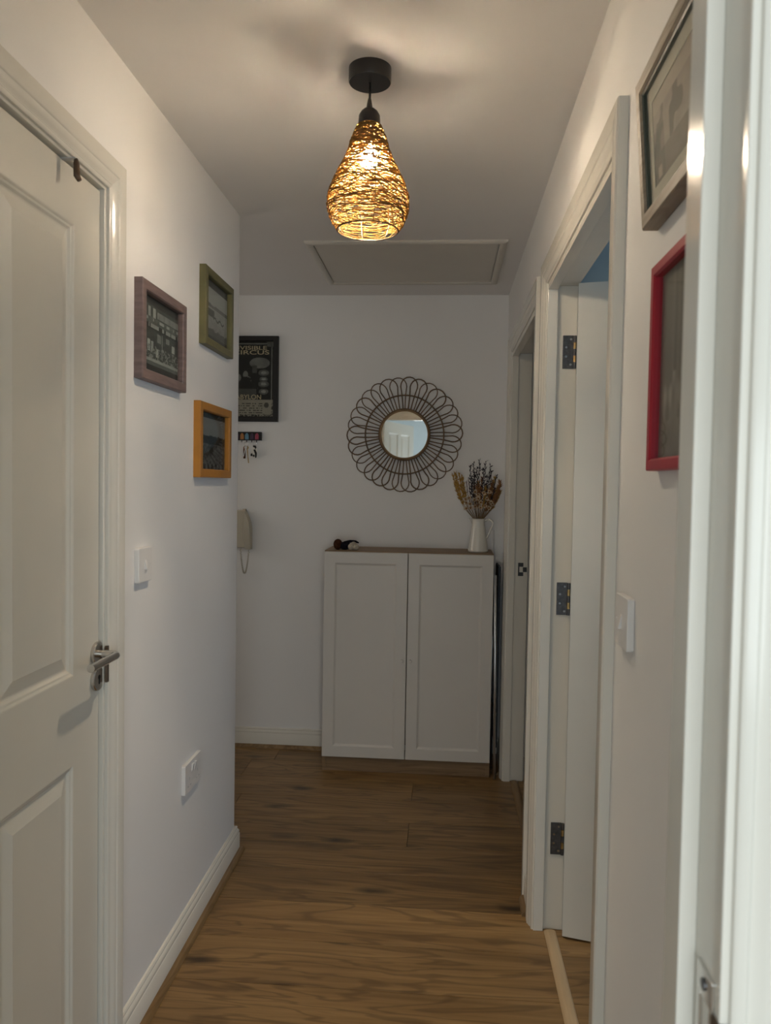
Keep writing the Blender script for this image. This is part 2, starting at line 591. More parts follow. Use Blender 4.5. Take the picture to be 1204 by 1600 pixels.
w3i = thing('window_3', (XLL + 0.005, 3.36, 0.95), 'narrow window closing the side branch of the hallway', 'window', kind='structure')
MB().box(XLL, XLL + 0.015, 3.03, 3.06, 1.22, 1.98).box(XLL, XLL + 0.015, 3.66, 3.69, 1.22, 1.98).box(XLL, XLL + 0.015, 3.06, 3.66, 1.22, 1.25).box(XLL, XLL + 0.015, 3.06, 3.66, 1.95, 1.98).build('window_frame', M['plastic'], w3i)
MB().box(XLL + 0.002, XLL + 0.007, 3.06, 3.66, 1.25, 1.95).build('pane', M['pane'], w3i)
struct('wall_side', MB().box(XLL - 0.1, XLL, YC - 0.09, YB, 0, H), M['wall'], 'white wall closing the side branch of the hallway', 'wall')
# room behind the photographer, with its window
WN = (-1.40, 1.30, 0.50, 1.66)
wk = MB()
wk.box(-2.0, WN[0], -2.75, -2.65, 0, H).box(WN[1], 1.6, -2.75, -2.65, 0, H).box(WN[0], WN[1], -2.75, -2.65, 0, WN[2]).box(WN[0], WN[1], -2.75, -2.65, WN[3], H)
wk.box(-2.1, -2.0, -2.75, YN0, 0, H).box(1.6, 1.7, -2.75, YN0, 0, H)
struct('wall_near', wk, M['paleblue'], 'pale blue walls of the bright room before the hallway', 'wall')
wi = thing('window_1', (-0.05, -2.7, WN[2]), 'white framed window of the bright room before the hallway', 'window', kind='structure')
fr = MB()
for a, b in ((WN[0], WN[0] + 0.05), (-0.075, -0.025), (WN[1] - 0.05, WN[1])):
    fr.box(a, b, -2.72, -2.67, WN[2], WN[3])
fr.box(WN[0], WN[1], -2.72, -2.67, WN[2], WN[2] + 0.05).box(WN[0], WN[1], -2.72, -2.67, WN[3] - 0.05, WN[3])
fr.build('window_frame', M['plastic'], wi)
for a, b in ((WN[0] + 0.05, -0.075), (-0.025, WN[1] - 0.05)):
    MB().box(a, b, -2.705, -2.699, WN[2] + 0.05, WN[3] - 0.05).build('pane', M['pane'], wi)
MB().box(WN[0] - 0.05, WN[1] + 0.05, -2.66, -2.63, WN[2] - 0.03, WN[2]).build('window_sill', M['gloss'], wi, bevel=0.004)
w2i = thing('window_2', (2.595, 1.3, 1.0), 'white framed window of the blue side room', 'window', kind='structure')
MB().box(2.585, 2.600, 0.78, 1.82, 0.98, 1.00).box(2.585, 2.600, 0.78, 1.82, 2.00, 2.02).box(2.585, 2.600, 0.78, 0.80, 1.0, 2.0).box(2.585, 2.600, 1.80, 1.82, 1.0, 2.0).build('window_frame', M['plastic'], w2i)
MB().box(2.592, 2.598, 0.80, 1.80, 1.0, 2.0).build('pane', M['pane'], w2i)
# side rooms behind the two doorways
XW = XR + WT
ws = MB()
ws.box(XW, 2.6, D1[0] - 0.75, D1[0] - 0.65, 0, H).box(XW, 2.6, 2.56, 2.62, 0, H).box(2.6, 2.7, 0.62, YB, 0, H)
struct('wall_right_room', ws, M['blue'], 'blue painted walls of the side room behind the open door', 'wall')
struct('wall_right_far_room', MB().box(1.5, 1.6, 2.62, YB, 0, H), M['wall'], 'plain wall of the dark room behind the far doorway', 'wall')

# ---- door linings, architraves ------------------------------------------------------
ARC = [(0.0, 0.0), (0.0, 0.008), (0.003, 0.0105), (0.008, 0.011), (0.0105, 0.009), (0.013, 0.0095), (0.018, 0.0125), (0.026, 0.0165),
       (0.030, 0.0165), (0.032, 0.0185), (0.034, 0.0195), (0.064, 0.0195), (0.067, 0.0165), (0.067, 0.0)]


def architrave(name, label, s0, s1, zt, F, mat=None, prof=ARC):
    mat = mat or M['gloss']
    c = F((s0 + s1) / 2, 0, 0)
    t = thing(name, c, label, 'door trim', kind='structure')
    rv = 0.006
    a0, a1, zt2 = s0 - rv, s1 + rv, zt + rv
    MB().sweep([[F(a0 - d, 0, w) for d, w in prof], [F(a0 - d, zt2 + d, w) for d, w in prof]]).build('upright', mat, t, auto=True)
    MB().sweep([[F(a1 + d, 0, w) for d, w in prof], [F(a1 + d, zt2 + d, w) for d, w in prof]]).build('upright', mat, t, auto=True)
    MB().sweep([[F(a0 - d, zt2 + d, w) for d, w in prof], [F(a1 + d, zt2 + d, w) for d, w in prof]]).build('head', mat, t, auto=True)
    return t


def lining(parent, s0, s1, zt, G, t0, t1, st0, st1):
    """G(s, z, t): t measured through the wall; lining boards t0..t1 and door stops st0..st1"""
    def bx(n, a0, a1, z0, z1, w0, w1):
        m = MB()
        ps = [G(a, z, w) for z in (z0, z1) for w in (w0, w1) for a in (a0, a1)]
        m.add(ps, [(0, 2, 3, 1), (4, 5, 7, 6), (0, 1, 5, 4), (2, 6, 7, 3), (0, 4, 6, 2), (1, 3, 7, 5)])
        return m.build(n, M['gloss'], parent, bevel=0.0012)
    bx('jamb', s0 - LT, s0, 0, zt, t0, t1)
    bx('jamb', s1, s1 + LT, 0, zt, t0, t1)
    bx('head_jamb', s0 - LT, s1 + LT, zt, zt + LT, t0, t1)
    if st1 > st0:
        bx('door_stop', s0, s0 + 0.013, 0, zt - 0.013, st0, st1)
        bx('door_stop', s1 - 0.013, s1, 0, zt - 0.013, st0, st1)
        bx('door_stop', s0, s1, zt - 0.013, zt, st0, st1)


FR = lambda s, z, w: (XR - w, s, z)
GR = lambda s, z, t: (XR + t, s, z)
FL = lambda s, z, w: (XL + w, s, z)
GL = lambda s, z, t: (XL - t, s, z)
FN = lambda s, z, w: (s, YN0 - w, z)
FN2 = lambda s, z, w: (s, YN1 + w, z)
GN = lambda s, z, t: (s, YN0 + t, z)

E1 = (D1[0] - 0.012, D1[1] + 0.012)
t1 = architrave('trim_1', 'white gloss moulded frame of the doorway with the open hinged door', D1[0], D1[1], DH, FR)
lining(t1, E1[0], E1[1], DH, GR, -0.004, 0.088, -0.004, 0.026)
E2 = (D2[0] - 0.012, D2[1] + 0.012)
t2 = architrave('trim_2', 'white gloss moulded frame of the doorway beside the cabinet', D2[0], D2[1], DH, FR)
lining(t2, E2[0], E2[1], DH, GR, -0.004, 0.088, -0.004, 0.026)
t3 = architrave('trim_3', 'white gloss moulded frame around the closed cupboard door', DC[0], DC[1] + 0.004, 2.012, FL)
lining(t3, DC[0], DC[1], 2.012, GL, -0.002, 0.085, 0.058, 0.080)
t4 = architrave('trim_4', 'white gloss door frame with a latch keep, bright in daylight', DN[0], DN[1], DH, FN)
lining(t4, DN[0], DN[1], DH, GN, -0.004, 0.097, 0.045, 0.080)
architrave('trim_5', 'white gloss moulded frame on the hall side of the near doorway', DN[0], DN[1] - 0.006, DH, FN2)
# latch keeps: plate with a hole and a curved lip
kp = MB()
X0 = DN[1]
kp.box(X0 - 0.0022, X0 + 0.001, 0.530, 0.562, 1.022, 1.043).box(X0 - 0.0022, X0 + 0.001, 0.530, 0.562, 0.965, 0.985)
kp.box(X0 - 0.0022, X0 + 0.001, 0.554, 0.562, 0.985, 1.022).box(X0 - 0.0022, X0 + 0.001, 0.530, 0.536, 0.985, 1.022)
kp.build('keep_plate', M['chrome'], t4, bevel=0.0008)
lp = MB()
lp.sweep([[(X0 - 0.0025 + 0.0009 * k * k, 0.530 - 0.006 * k, 0.985), (X0 + 0.0005 + 0.0009 * k * k, 0.530 - 0.006 * k, 0.985),
           (X0 + 0.0005 + 0.0009 * k * k, 0.530 - 0.006 * k, 1.022), (X0 - 0.0025 + 0.0009 * k * k, 0.530 - 0.006 * k, 1.022)] for k in range(4)])
lp.build('keep_lip', M['brownmetal'], t4)
for z in (1.033, 0.975):
    MB().lathe([(0.0042, -0.0032), (0.0042, -0.002)], 12, (X0, 0.546, z), axis='x').build('screw', M['hinge'], t4)
ky = E2[1]
k2 = MB()
k2.box(0.352, 0.376, ky - 0.003, ky + 0.001, 0.965, 0.982).box(0.352, 0.376, ky - 0.003, ky + 0.001, 1.008, 1.026).box(0.352, 0.358, ky - 0.003, ky + 0.001, 0.982, 1.008)
k2.box(0.374, 0.392, ky - 0.004, ky + 0.001, 0.984, 1.006)
k2.build('keep_plate', M['blackmetal'], t2, bevel=0.0008)

# ---- skirting boards with bead -----------------------------------------------------
SK = [(0.0, 0.0), (0.015, 0.0), (0.015, 0.070), (0.0125, 0.073), (0.0135, 0.077), (0.012, 0.084), (0.007, 0.090), (0.0085, 0.094), (0.006, 0.099), (0.0, 0.1005)]
QB = [(0.0, 0.0)] + [(0.0165 * math.cos(a), 0.0165 * math.sin(a)) for a in [k * PI / 12 for k in range(7)]]


def skirt(name, label, pts, bead_end=0.0, parent=None):
    """pts: list of (x, y, nx, ny) corners with the mitre direction"""
    o = MB().sweep([[(x + nx * d, y + ny * d, z) for d, z in SK] for x, y, nx, ny in pts])
    s = struct(name, o, M['gloss'], label, 'skirting', auto=True)
    b = MB().sweep([[(x + nx * (d + 0.0148), y + ny * (d + 0.0148), z) for d, z in QB] for x, y, nx, ny in pts])
    b.build('floor_bead', M['bead'], s, auto=True)
    return s


skirt('baseboard_left', 'white skirting with oak floor bead along the left hall wall', [(XL, DC[1] + 0.078, 1, 0), (XL, YC, 1, 1), (XLL, YC, 0, 1)])
skirt('baseboard_back', 'white skirting with oak floor bead under the end wall', [(XLL, YB, 0, -1), (XR, YB, 0, -1)])
skirt('baseboard_right', 'short white skirting piece with bead between the two doorways', [(XR, D1[1] + 0.074, -1, 0), (XR, D2[0] - 0.0735, -1, 0)])
skirt('baseboard_right_far', 'short white skirting piece beside the cabinet and far doorway', [(XR, D2[1] + 0.074, -1, 0), (XR, YB - 0.034, -1, 0)])
skirt('baseboard_right_near', 'white skirting with bead under the wall with the red frame', [(XR, YN1 + 0.02, -1, 0), (XR, D1[0] - 0.0735, -1, 0)])

# threshold strips
for nm, d, lab in (('trim_6', E1, 'pale oak threshold strip on the floor of the doorway with the open door'), ('trim_7', E2, 'oak threshold strip on the floor of the far dark doorway')):
    pr = [(0.337 + 0.0185 + 0.0185 * math.cos(a), 0.0005 + 0.008 * math.sin(a)) for a in [PI - k * PI / 8 for k in range(9)]]
    o = MB().sweep([[(x, d[0] + 0.014, z) for x, z in pr], [(x, d[1] - 0.014, z) for x, z in pr]])
    struct(nm, o, M['strip'] if d is E1 else M['bead'], lab, 'threshold', auto=True)


# ---- doors -------------------------------------------------------------------------
def door_leaf(W, Hh, th, panels, mould=0.016, bev=0.029):
    """leaf in local space: u 0..W, v 0..Hh, front at w=0 looking to +w, back at -th"""
    m = MB()
    us = sorted({0, W} | {p[0] for p in panels} | {p[1] for p in panels})
    vs = sorted({0, Hh} | {p[2] for p in panels} | {p[3] for p in panels})
    for i in range(len(us) - 1):
        for j in range(len(vs) - 1):
            c = ((us[i] + us[i + 1]) / 2, (vs[j] + vs[j + 1]) / 2)
            if any(p[0] < c[0] < p[1] and p[2] < c[1] < p[3] for p in panels):
                continue
            for w in (0, -th):
                m.add([(us[i], vs[j], w), (us[i + 1], vs[j], w), (us[i + 1], vs[j + 1], w), (us[i], vs[j + 1], w)], [(0, 1, 2, 3)])
    lev = [(0, 0), (0.002, -0.0005), (mould * 0.35, -0.0035), (mould * 0.6, -0.0045), (mould * 0.85, -0.0085), (mould, -0.0095), (mould + 0.003, -0.0095), (mould + bev, -0.0025), (mould + bev + 0.001, -0.002)]
    for p in panels:
        for sgn, base in ((1, 0), (-1, -th)):
            rings = []
            for ins, dep in lev:
                rings.append([(p[0] + ins, p[2] + ins, base + sgn * dep), (p[1] - ins, p[2] + ins, base + sgn * dep),
                              (p[1] - ins, p[3] - ins, base + sgn * dep), (p[0] + ins, p[3] - ins, base + sgn * dep)])
            vs2 = [q for r in rings for q in r]
            fs = []
            for i in range(len(rings) - 1):
                for k in range(4):
                    l = (k + 1) % 4
                    fs.append((i * 4 + k, i * 4 + l, i * 4 + 4 + l, i * 4 + 4 + k))
            n = (len(rings) - 1) * 4
            fs.append((n, n + 1, n + 2, n + 3))
            m.add(vs2, fs)
    for a, b in (((0, 0), (W, 0)), ((W, 0), (W, Hh)), ((W, Hh), (0, Hh)), ((0, Hh), (0, 0))):
        m.add([(a[0], a[1], 0), (b[0], b[1], 0), (b[0], b[1], -th), (a[0], a[1], -th)], [(0, 1, 2, 3)])
    return m


def lever_set(parent, Rm, u, v, keyv, dirn=-1):
    """rose, lever and key escutcheon on the front face; Rm maps (u, v, w) to world; dirn: lever direction in u"""
    T = lambda a, b, c: tuple(Rm @ Vector((a, b, c)))
    disc = [(0.0, 0.0), (0.0255, 0.0), (0.0265, 0.002), (0.0265, 0.007), (0.0245, 0.009), (0.006, 0.009), (0.0, 0.009)]

    def lat(prof, cu, cv):
        m = MB().lathe([(max(r, 1e-4), h) for r, h in prof], 28, (cu, cv, 0))
        return m.xf(Rm)
    lat(disc, u, v).build('handle_rose', M['chrome'], parent, auto=True)
    es = lat(disc, u, keyv).build('key_escutcheon', M['chrome'], parent, auto=True)
    hole = MB().lathe([(0.005, 0.0085), (0.005, 0.0098)], 14, (u, keyv + 0.004, 0)).box(u - 0.0022, u + 0.0022, keyv - 0.011, keyv + 0.004, 0.0085, 0.0098).xf(Rm)
    hole.build('keyhole', M['black'], es)
    path = [(u, v, 0.006)] + [(u, v, 0.030)]
    path += [(u + dirn * 0.016 * (1 - math.cos(a)), v, 0.036 + 0.016 * math.sin(a)) for a in [k * PI / 12 for k in range(7)]]
    path += [(u + dirn * (0.016 + q), v, 0.052) for q in (0.03, 0.06, 0.09, 0.118)]
    MB().tube([T(*p) for p in path], 0.0085, 14).build('lever', M['chrome'], parent, auto=True)


def hinge(parent, x, y, z, hh=0.1):
    h = MB().box(x - 0.036, x - 0.004, y - 0.0022, y + 0.001, z - hh / 2, z + hh / 2).build('hinge', M['hinge'], parent, bevel=0.0006)
    for k in range(5):
        MB().lathe([(0.0048, 0), (0.0048, hh / 5 - 0.0012)], 12, (x, y - 0.003, z - hh / 2 + k * hh / 5)).build('knuckle', M['brass'] if k % 2 else M['hinge'], h, auto=True)
    for k, (dx, dz) in enumerate(((-0.012, 0.038), (-0.026, 0.014), (-0.026, -0.014), (-0.012, -0.038))):
        MB().lathe([(0.0036, -0.0008), (0.0030, 0.0008)], 10, (x + dx, y - 0.0026, z + dz), axis='y').build('screw', M['chrome'], h)


# cupboard door, closed, in the left wall (front 8 mm behind the wall face)
dw = 0.533
dC = thing('door_1', (XL - 0.03, (DC[0] + DC[1]) / 2, 0), 'white panelled cupboard door, closed, with a steel lever handle', 'door', kind='structure')
yo = DC[1] - 0.003 - dw
RC = Matrix(((0, 0, 1, XL - 0.008), (1, 0, 0, yo), (0, 1, 0, 0.006), (0, 0, 0, 1)))
pw0, pw1 = 1.262 - yo, 1.533 - yo
leaf = door_leaf(dw, 2.000, 0.040, [(pw0, pw1, 0.966, 1.897 - 0.006), (pw0, pw1, 0.165, 0.779)]).xf(RC)
leaf.build('leaf', M['door'], dC)
lever_set(dC, RC, 1.634 - yo, 0.991, 0.935, -1)
MB().box(XL + 0.004, XL + 0.010, 1.6535, 1.6635, 0.928, 1.010).build('latch_plate', M['brownmetal'], dC, bevel=0.001)
# over-door hook near the top corner
hk = thing('door_hook', (XL, 1.47, 2.0), 'small grey over-door hook at the top of the cupboard door', 'hook')
MB().box(XL - 0.020, XL + 0.020, 1.478, 1.490, 2.0065, 2.0085).build('strap', M['hookgrey'], hk)
m = MB().tube([(XL + 0.019, 1.484, 2.0075), (XL + 0.020, 1.484, 1.998), (XL + 0.021, 1.484, 1.975), (XL + 0.026, 1.484, 1.966)], [0.0035, 0.006, 0.0065, 0.005], 10)
m.build('hook_tip', M['brownmetal'], hk, smooth=True)

# open door of the first right doorway, hinged on the far jamb
w2 = D1[1] - D1[0] + 0.015
an = math.radians(-14.0)
px, py = 0.402, E1[1] - 0.006
uo = (0.008, -0.040)                     # leaf face start relative to the hinge pin
ca, sa = math.cos(an), math.sin(an)
fx, fy = px + ca * uo[0] - sa * uo[1] - 0.012, py + sa * uo[0] + ca * uo[1]
d2 = thing('door_2', (px, py, 0), 'white door standing open into the blue room on three steel hinges', 'door', kind='structure')
R2 = Matrix(((ca, 0, sa, fx), (sa, 0, -ca, fy), (0, 1, 0, 0.008), (0, 0, 0, 1)))
pan = [(0.135, w2 / 2 - 0.05, 1.0, 1.87), (w2 / 2 + 0.05, w2 - 0.135, 1.0, 1.87), (0.135, w2 / 2 - 0.05, 0.17, 0.80), (w2 / 2 + 0.05, w2 - 0.135, 0.17, 0.80)]
door_leaf(w2, 1.978, 0.038, pan).xf(R2).build('leaf', M['door'], d2)
for z in (1.790, 1.038, 0.290):
    hinge(d2, 0.3885, E1[1] - 0.0015, z)
# door of the far right doorway, hinged on its near jamb, open
w3 = D2[1] - D2[0] + 0.015
d3 = thing('door_3', (0.402, E2[0], 0), 'white door opened inside the dark far room', 'door', kind='structure')
R3 = Matrix(((1, 0, 0, 0.408), (0, 0, 1, E2[0] + 0.045), (0, 1, 0, 0.008), (0, 0, 0, 1)))
door_leaf(w3, 1.978, 0.038, [(0.135, w3 / 2 - 0.05, 1.0, 1.87), (w3 / 2 + 0.05, w3 - 0.135, 1.0, 1.87), (0.135, w3 / 2 - 0.05, 0.17, 0.80), (w3 / 2 + 0.05, w3 - 0.135, 0.17, 0.80)]).xf(R3).build('leaf', M['door'], d3)
# door of the near doorway, swung open into the bright room (seen in the round mirror)
w4 = 0.762
d4 = thing('door_4', (DN[0], YN0, 0), 'white panelled door swung open into the bright near room', 'door', kind='structure')
a4 = math.radians(-71)
c4, s4 = math.cos(a4), math.sin(a4)
R4 = Matrix(((c4, 0, -s4, DN[0] + 0.012), (s4, 0, c4, YN0 - 0.03), (0, 1, 0, 0.008), (0, 0, 0, 1)))
door_leaf(w4, 1.975, 0.038, [(0.115, 0.345, 1.0, 1.87), (0.417, 0.647, 1.0, 1.87), (0.115, 0.345, 0.17, 0.80), (0.417, 0.647, 0.17, 0.80)]).xf(R4).build('leaf', M['door'], d4)

# ---- loft hatch --------------------------------------------------------------------
hx0, hx1, hy0, hy1 = -0.568, 0.232, 3.050, 3.690
lh = thing('loft_hatch', ((hx0 + hx1) / 2, (hy0 + hy1) / 2, H), 'white loft hatch with a thin moulded frame in the ceiling', 'loft hatch')
fw_ = 0.030
pf = [(0.0, 0.0), (0.0, 0.006), (0.004, 0.010), (0.024, 0.012), (fw_, 0.008), (fw_, 0.0)]
cs = [(hx0, hy0, 1, 1), (hx1, hy0, -1, 1), (hx1, hy1, -1, -1), (hx0, hy1, 1, -1)]
for k in range(4):
    a, b = cs[k], cs[(k + 1) % 4]
    MB().sweep([[(a[0] + a[2] * d, a[1] + a[3] * d, H - t) for d, t in pf], [(b[0] + b[2] * d, b[1] + b[3] * d, H - t) for d, t in pf]]).build('frame_side', M['hatch'], lh, auto=True)
MB().box(hx0 + fw_ + 0.003, hx1 - fw_ - 0.004, hy0 + fw_ + 0.003, hy1 - fw_ - 0.003, H - 0.006, H + 0.002).build('hatch_panel', M['hatch'], lh, bevel=0.001)

# ------------------------------------------------------------------ pendant lamp
LX, LY = -0.187, 1.802
lamp = thing('pendant_lamp', (LX, LY, H), 'lit pear-shaped woven string pendant lamp on a black ceiling rose', 'lamp')
MB().lathe([(0.0001, 0), (0.049, 0), (0.049, -0.030), (0.0475, -0.0325), (0.0001, -0.0325)], 40, (LX, LY, H)).build('ceiling_rose', M['blackmetal'], lamp, auto=True)
MB().tube([(LX, LY, H - 0.030), (LX + 0.0005, LY, H - 0.055), (LX, LY, H - 0.085)], 0.0028, 8).build('cord', M['black'], lamp, smooth=True)
MB().lathe([(0.0001, 2.268), (0.0035, 2.268), (0.006, 2.256), (0.0075, 2.246), (0.0125, 2.244), (0.0195, 2.238), (0.0245, 2.229), (0.0255, 2.214), (0.0255, 2.196), (0.0001, 2.196)], 32, (LX, LY, 0)).build('lamp_holder', M['blackmetal'], lamp, auto=True)
SP = [(2.207, 0.0265), (2.192, 0.0335), (2.170, 0.0415), (2.148, 0.0480), (2.120, 0.0600), (2.095, 0.0730), (2.070, 0.0850), (2.045, 0.0925), (2.025, 0.0940), (2.003, 0.0900), (1.985, 0.0825), (1.967, 0.0700)]


def srad(z):
    z = max(min(z, SP[0][0]), SP[-1][0])
    for (z0, r0), (z1, r1) in zip(SP, SP[1:]):
        if z1 <= z <= z0:
            return r0 + (r1 - r0) * (z0 - z) / (z0 - z1)
    return SP[-1][1]


def strand(mb, z0, dz, wob, turns, r, off, seed):
    q = random.Random(seed)
    p1, p2, a0 = q.uniform(0, 6.3), q.uniform(0, 6.3), q.uniform(0, 6.3)
    n = int(40 * turns) + 4
    pts = []
    for i in range(n + 1):
        t = i / n
        a = a0 + 2 * PI * turns * t
        z = z0 + dz * t + wob * (math.sin(2 * a + p1) + 0.7 * math.sin(5 * a + p2) + 0.5 * math.sin(9 * a + p1 * 3))
        z = max(min(z, 2.205), 1.968)
        rr = srad(z) + off
        pts.append((LX + rr * math.cos(a), LY + rr * math.sin(a), z))
    mb.tube(pts, r, 4)


shade = MB()
zs = 1.968
k = 0
while zs < 2.206:
    strand(shade, zs, rng.uniform(-0.010, 0.010) if k % 3 else rng.uniform(-0.075, 0.075), rng.uniform(0.0015, 0.0055), rng.uniform(0.6, 1.2), rng.uniform(0.0007, 0.0013), rng.uniform(-0.0012, 0.0016), 100 + k)
    zs += 0.0026 if zs < 2.125 else (0.00095 if zs < 2.145 else 0.00050)
    k += 1
for k in range(70):
    strand(shade, rng.uniform(1.975, 2.14), rng.choice((-1, 1)) * rng.uniform(0.05, 0.12), rng.uniform(0.001, 0.003), rng.uniform(0.15, 0.4), rng.uniform(0.0008, 0.0013), 0.0012, 2000 + k)
sh = shade.build('lamp_shade', M['fibre'], lamp, smooth=True)
sh['kind'] = 'stuff'
dk = MB()
for k in range(46):
    strand(dk, rng.uniform(1.975, 2.195), rng.uniform(-0.02, 0.02), rng.uniform(0.002, 0.007), rng.uniform(0.25, 0.7), rng.uniform(0.0008, 0.0013), 0.0022, 900 + k)
dko = dk.build('dark_string', M['fibredark'], sh, smooth=True)
dko['kind'] = 'stuff'
for k in range(8):
    a = 2 * PI * (k + 0.35) / 8
    MB().tube([(LX + (r - 0.001) * math.cos(a), LY + (r - 0.001) * math.sin(a), z) for z, r in SP], 0.0011, 5).build('rib', M['brownmetal'], sh, smooth=True)
for z, r in ((1.967, 0.0700), (2.207, 0.0262)):
    MB().tube([(LX + r * math.cos(2 * PI * i / 40), LY + r * math.sin(2 * PI * i / 40), z) for i in range(40)], 0.0014, 6, closed=True).build('ring', M['brownmetal'], sh, smooth=True)
MB().lathe([(0.0001, 2.112), (0.010, 2.1135), (0.019, 2.120), (0.0225, 2.131), (0.021, 2.143), (0.016, 2.155), (0.0125, 2.168), (0.0125, 2.172)], 24, (LX, LY, 0)).build('bulb', M['bulb'], lamp, smooth=True)
MB().lathe([(0.0128, 2.170), (0.0138, 2.175), (0.0138, 2.198)], 24, (LX, LY, 0)).build('bulb_base', M['plastic'], lamp, auto=True)


# ------------------------------------------------------------------ pictures
def hsh(*a):
    v = math.sin(sum(x * c for x, c in zip(a, (127.1, 311.7, 74.7)))) * 43758.5453
    return v - math.floor(v)


def vn(x, y, s=0):
    xi, yi = math.floor(x), math.floor(y)
    fx_, fy_ = x - xi, y - yi
    fx_, fy_ = fx_ * fx_ * (3 - 2 * fx_), fy_ * fy_ * (3 - 2 * fy_)
    a, b, c, d = hsh(xi, yi, s), hsh(xi + 1, yi, s), hsh(xi, yi + 1, s), hsh(xi + 1, yi + 1, s)
    return (a * (1 - fx_) + b * fx_) * (1 - fy_) + (c * (1 - fx_) + d * fx_) * fy_


def fbm(x, y, s=0):
    return 0.5 * vn(x, y, s) + 0.3 * vn(x * 2.1, y * 2.1, s + 1) + 0.2 * vn(x * 4.3, y * 4.3, s + 2)


def grid_print(name, w, h, nx, ny, fn, F, parent):
    """printed sheet w x h; fn(u, v) -> linear rgb (v up); F(a, b) -> xyz"""
    vs = [F(w * i / nx - w / 2, h * j / ny - h / 2) for j in range(ny + 1) for i in range(nx + 1)]
    fs = [(j * (nx + 1) + i, j * (nx + 1) + i + 1, (j + 1) * (nx + 1) + i + 1, (j + 1) * (nx + 1) + i) for j in range(ny) for i in range(nx)]
    me = bpy.data.meshes.new(name)
    me.from_pydata(vs, [], fs)
    ca_ = me.color_attributes.new('Col', 'FLOAT_COLOR', 'CORNER')
    data = []
    for j in range(ny):
        for i in range(nx):
            c = fn((i + 0.5) / nx, (j + 0.5) / ny)
            data.extend((c[0], c[1], c[2], 1.0) * 4)
    ca_.data.foreach_set('color', data)
    me.materials.append(M['print'])
    me.update()
    o = bpy.data.objects.new(name, me)
    COL.objects.link(o)
    o.parent = parent
    o.matrix_parent_inverse = parent_inv(parent)
    return o


def picture(label, W, Hh, fwid, dep, mat, fn, F, base, nx, ny, border=None, fillet=None, group=None, lift=0.0):
    """F(a, b, t): a along the wall, b up, t out of the wall, centred"""
    t = thing('picture_frame', base, label, 'picture frame', group)
    prof = [(0, 0), (0, dep - 0.002), (0.002, dep), (fwid - 0.003, dep), (fwid, dep - 0.003), (fwid, 0.004), (fwid, 0.0)]
    cs_ = [(-W / 2, -Hh / 2, 1, 1), (W / 2, -Hh / 2, -1, 1), (W / 2, Hh / 2, -1, -1), (-W / 2, Hh / 2, 1, -1)]
    for k in range(4):
        a, b = cs_[k], cs_[(k + 1) % 4]
        MB().sweep([[F(a[0] + a[2] * d, a[1] + a[3] * d, w) for d, w in prof], [F(b[0] + b[2] * d, b[1] + b[3] * d, w) for d, w in prof]]).build('frame_rail', mat, t, auto=True)
    iw, ih = W - 2 * fwid, Hh - 2 * fwid
    MB().poly([(-iw / 2 - 0.003, -ih / 2 - 0.003), (iw / 2 + 0.003, -ih / 2 - 0.003), (iw / 2 + 0.003, ih / 2 + 0.003), (-iw / 2 - 0.003, ih / 2 + 0.003)], F, 0.001, 0.004 + lift).build('backing', M['black'] if not border else M['matboard'], t)
    if fillet:
        q = 0.003
        for k in range(4):
            a, b = cs_[k], cs_[(k + 1) % 4]
            pf_ = [(fwid - 0.001, 0.004), (fwid - 0.001, dep - 0.003), (fwid + q, dep - 0.005), (fwid + q, 0.004)]
            MB().sweep([[F(a[0] + a[2] * d, a[1] + a[3] * d, w) for d, w in pf_], [F(b[0] + b[2] * d, b[1] + b[3] * d, w) for d, w in pf_]]).build('fillet', fillet, t)
    bw = border or 0.0
    pz = 0.0052
    if border:
        ring = [(-iw / 2, -ih / 2), (iw / 2, -ih / 2), (iw / 2, ih / 2), (-iw / 2, ih / 2)]
        mm = MB()
        mm.add([F(a, b, 0.0055 + lift) for a, b in ring] + [F(a * (iw / 2 - bw) / (iw / 2), b * (ih / 2 - bw) / (ih / 2), 0.0055 + lift) for a, b in ring] +
               [F(a * (iw / 2 - bw) / (iw / 2), b * (ih / 2 - bw) / (ih / 2), 0.0044 + lift) for a, b in ring],
               [(0, 1, 5, 4), (1, 2, 6, 5), (2, 3, 7, 6), (3, 0, 4, 7), (4, 5, 9, 8), (5, 6, 10, 9), (6, 7, 11, 10), (7, 4, 8, 11)])
        mm.build('mount', M['matboard'], t)
        pz = 0.0046
    grid_print('print', iw - 2 * bw, ih - 2 * bw, nx, ny, fn, lambda a, b: F(a, b, pz + lift), t)
    MB().poly([(-iw / 2 - 0.001, -ih / 2 - 0.001), (iw / 2 + 0.001, -ih / 2 - 0.001), (iw / 2 + 0.001, ih / 2 + 0.001), (-iw / 2 - 0.001, ih / 2 + 0.001)], F, 0.0085 + lift, 0.0100 + lift).build('glass', M['pane'], t)
    return t


def g(v, tint=(1, 0.96, 0.90)):
    return (v * tint[0], v * tint[1], v * tint[2])


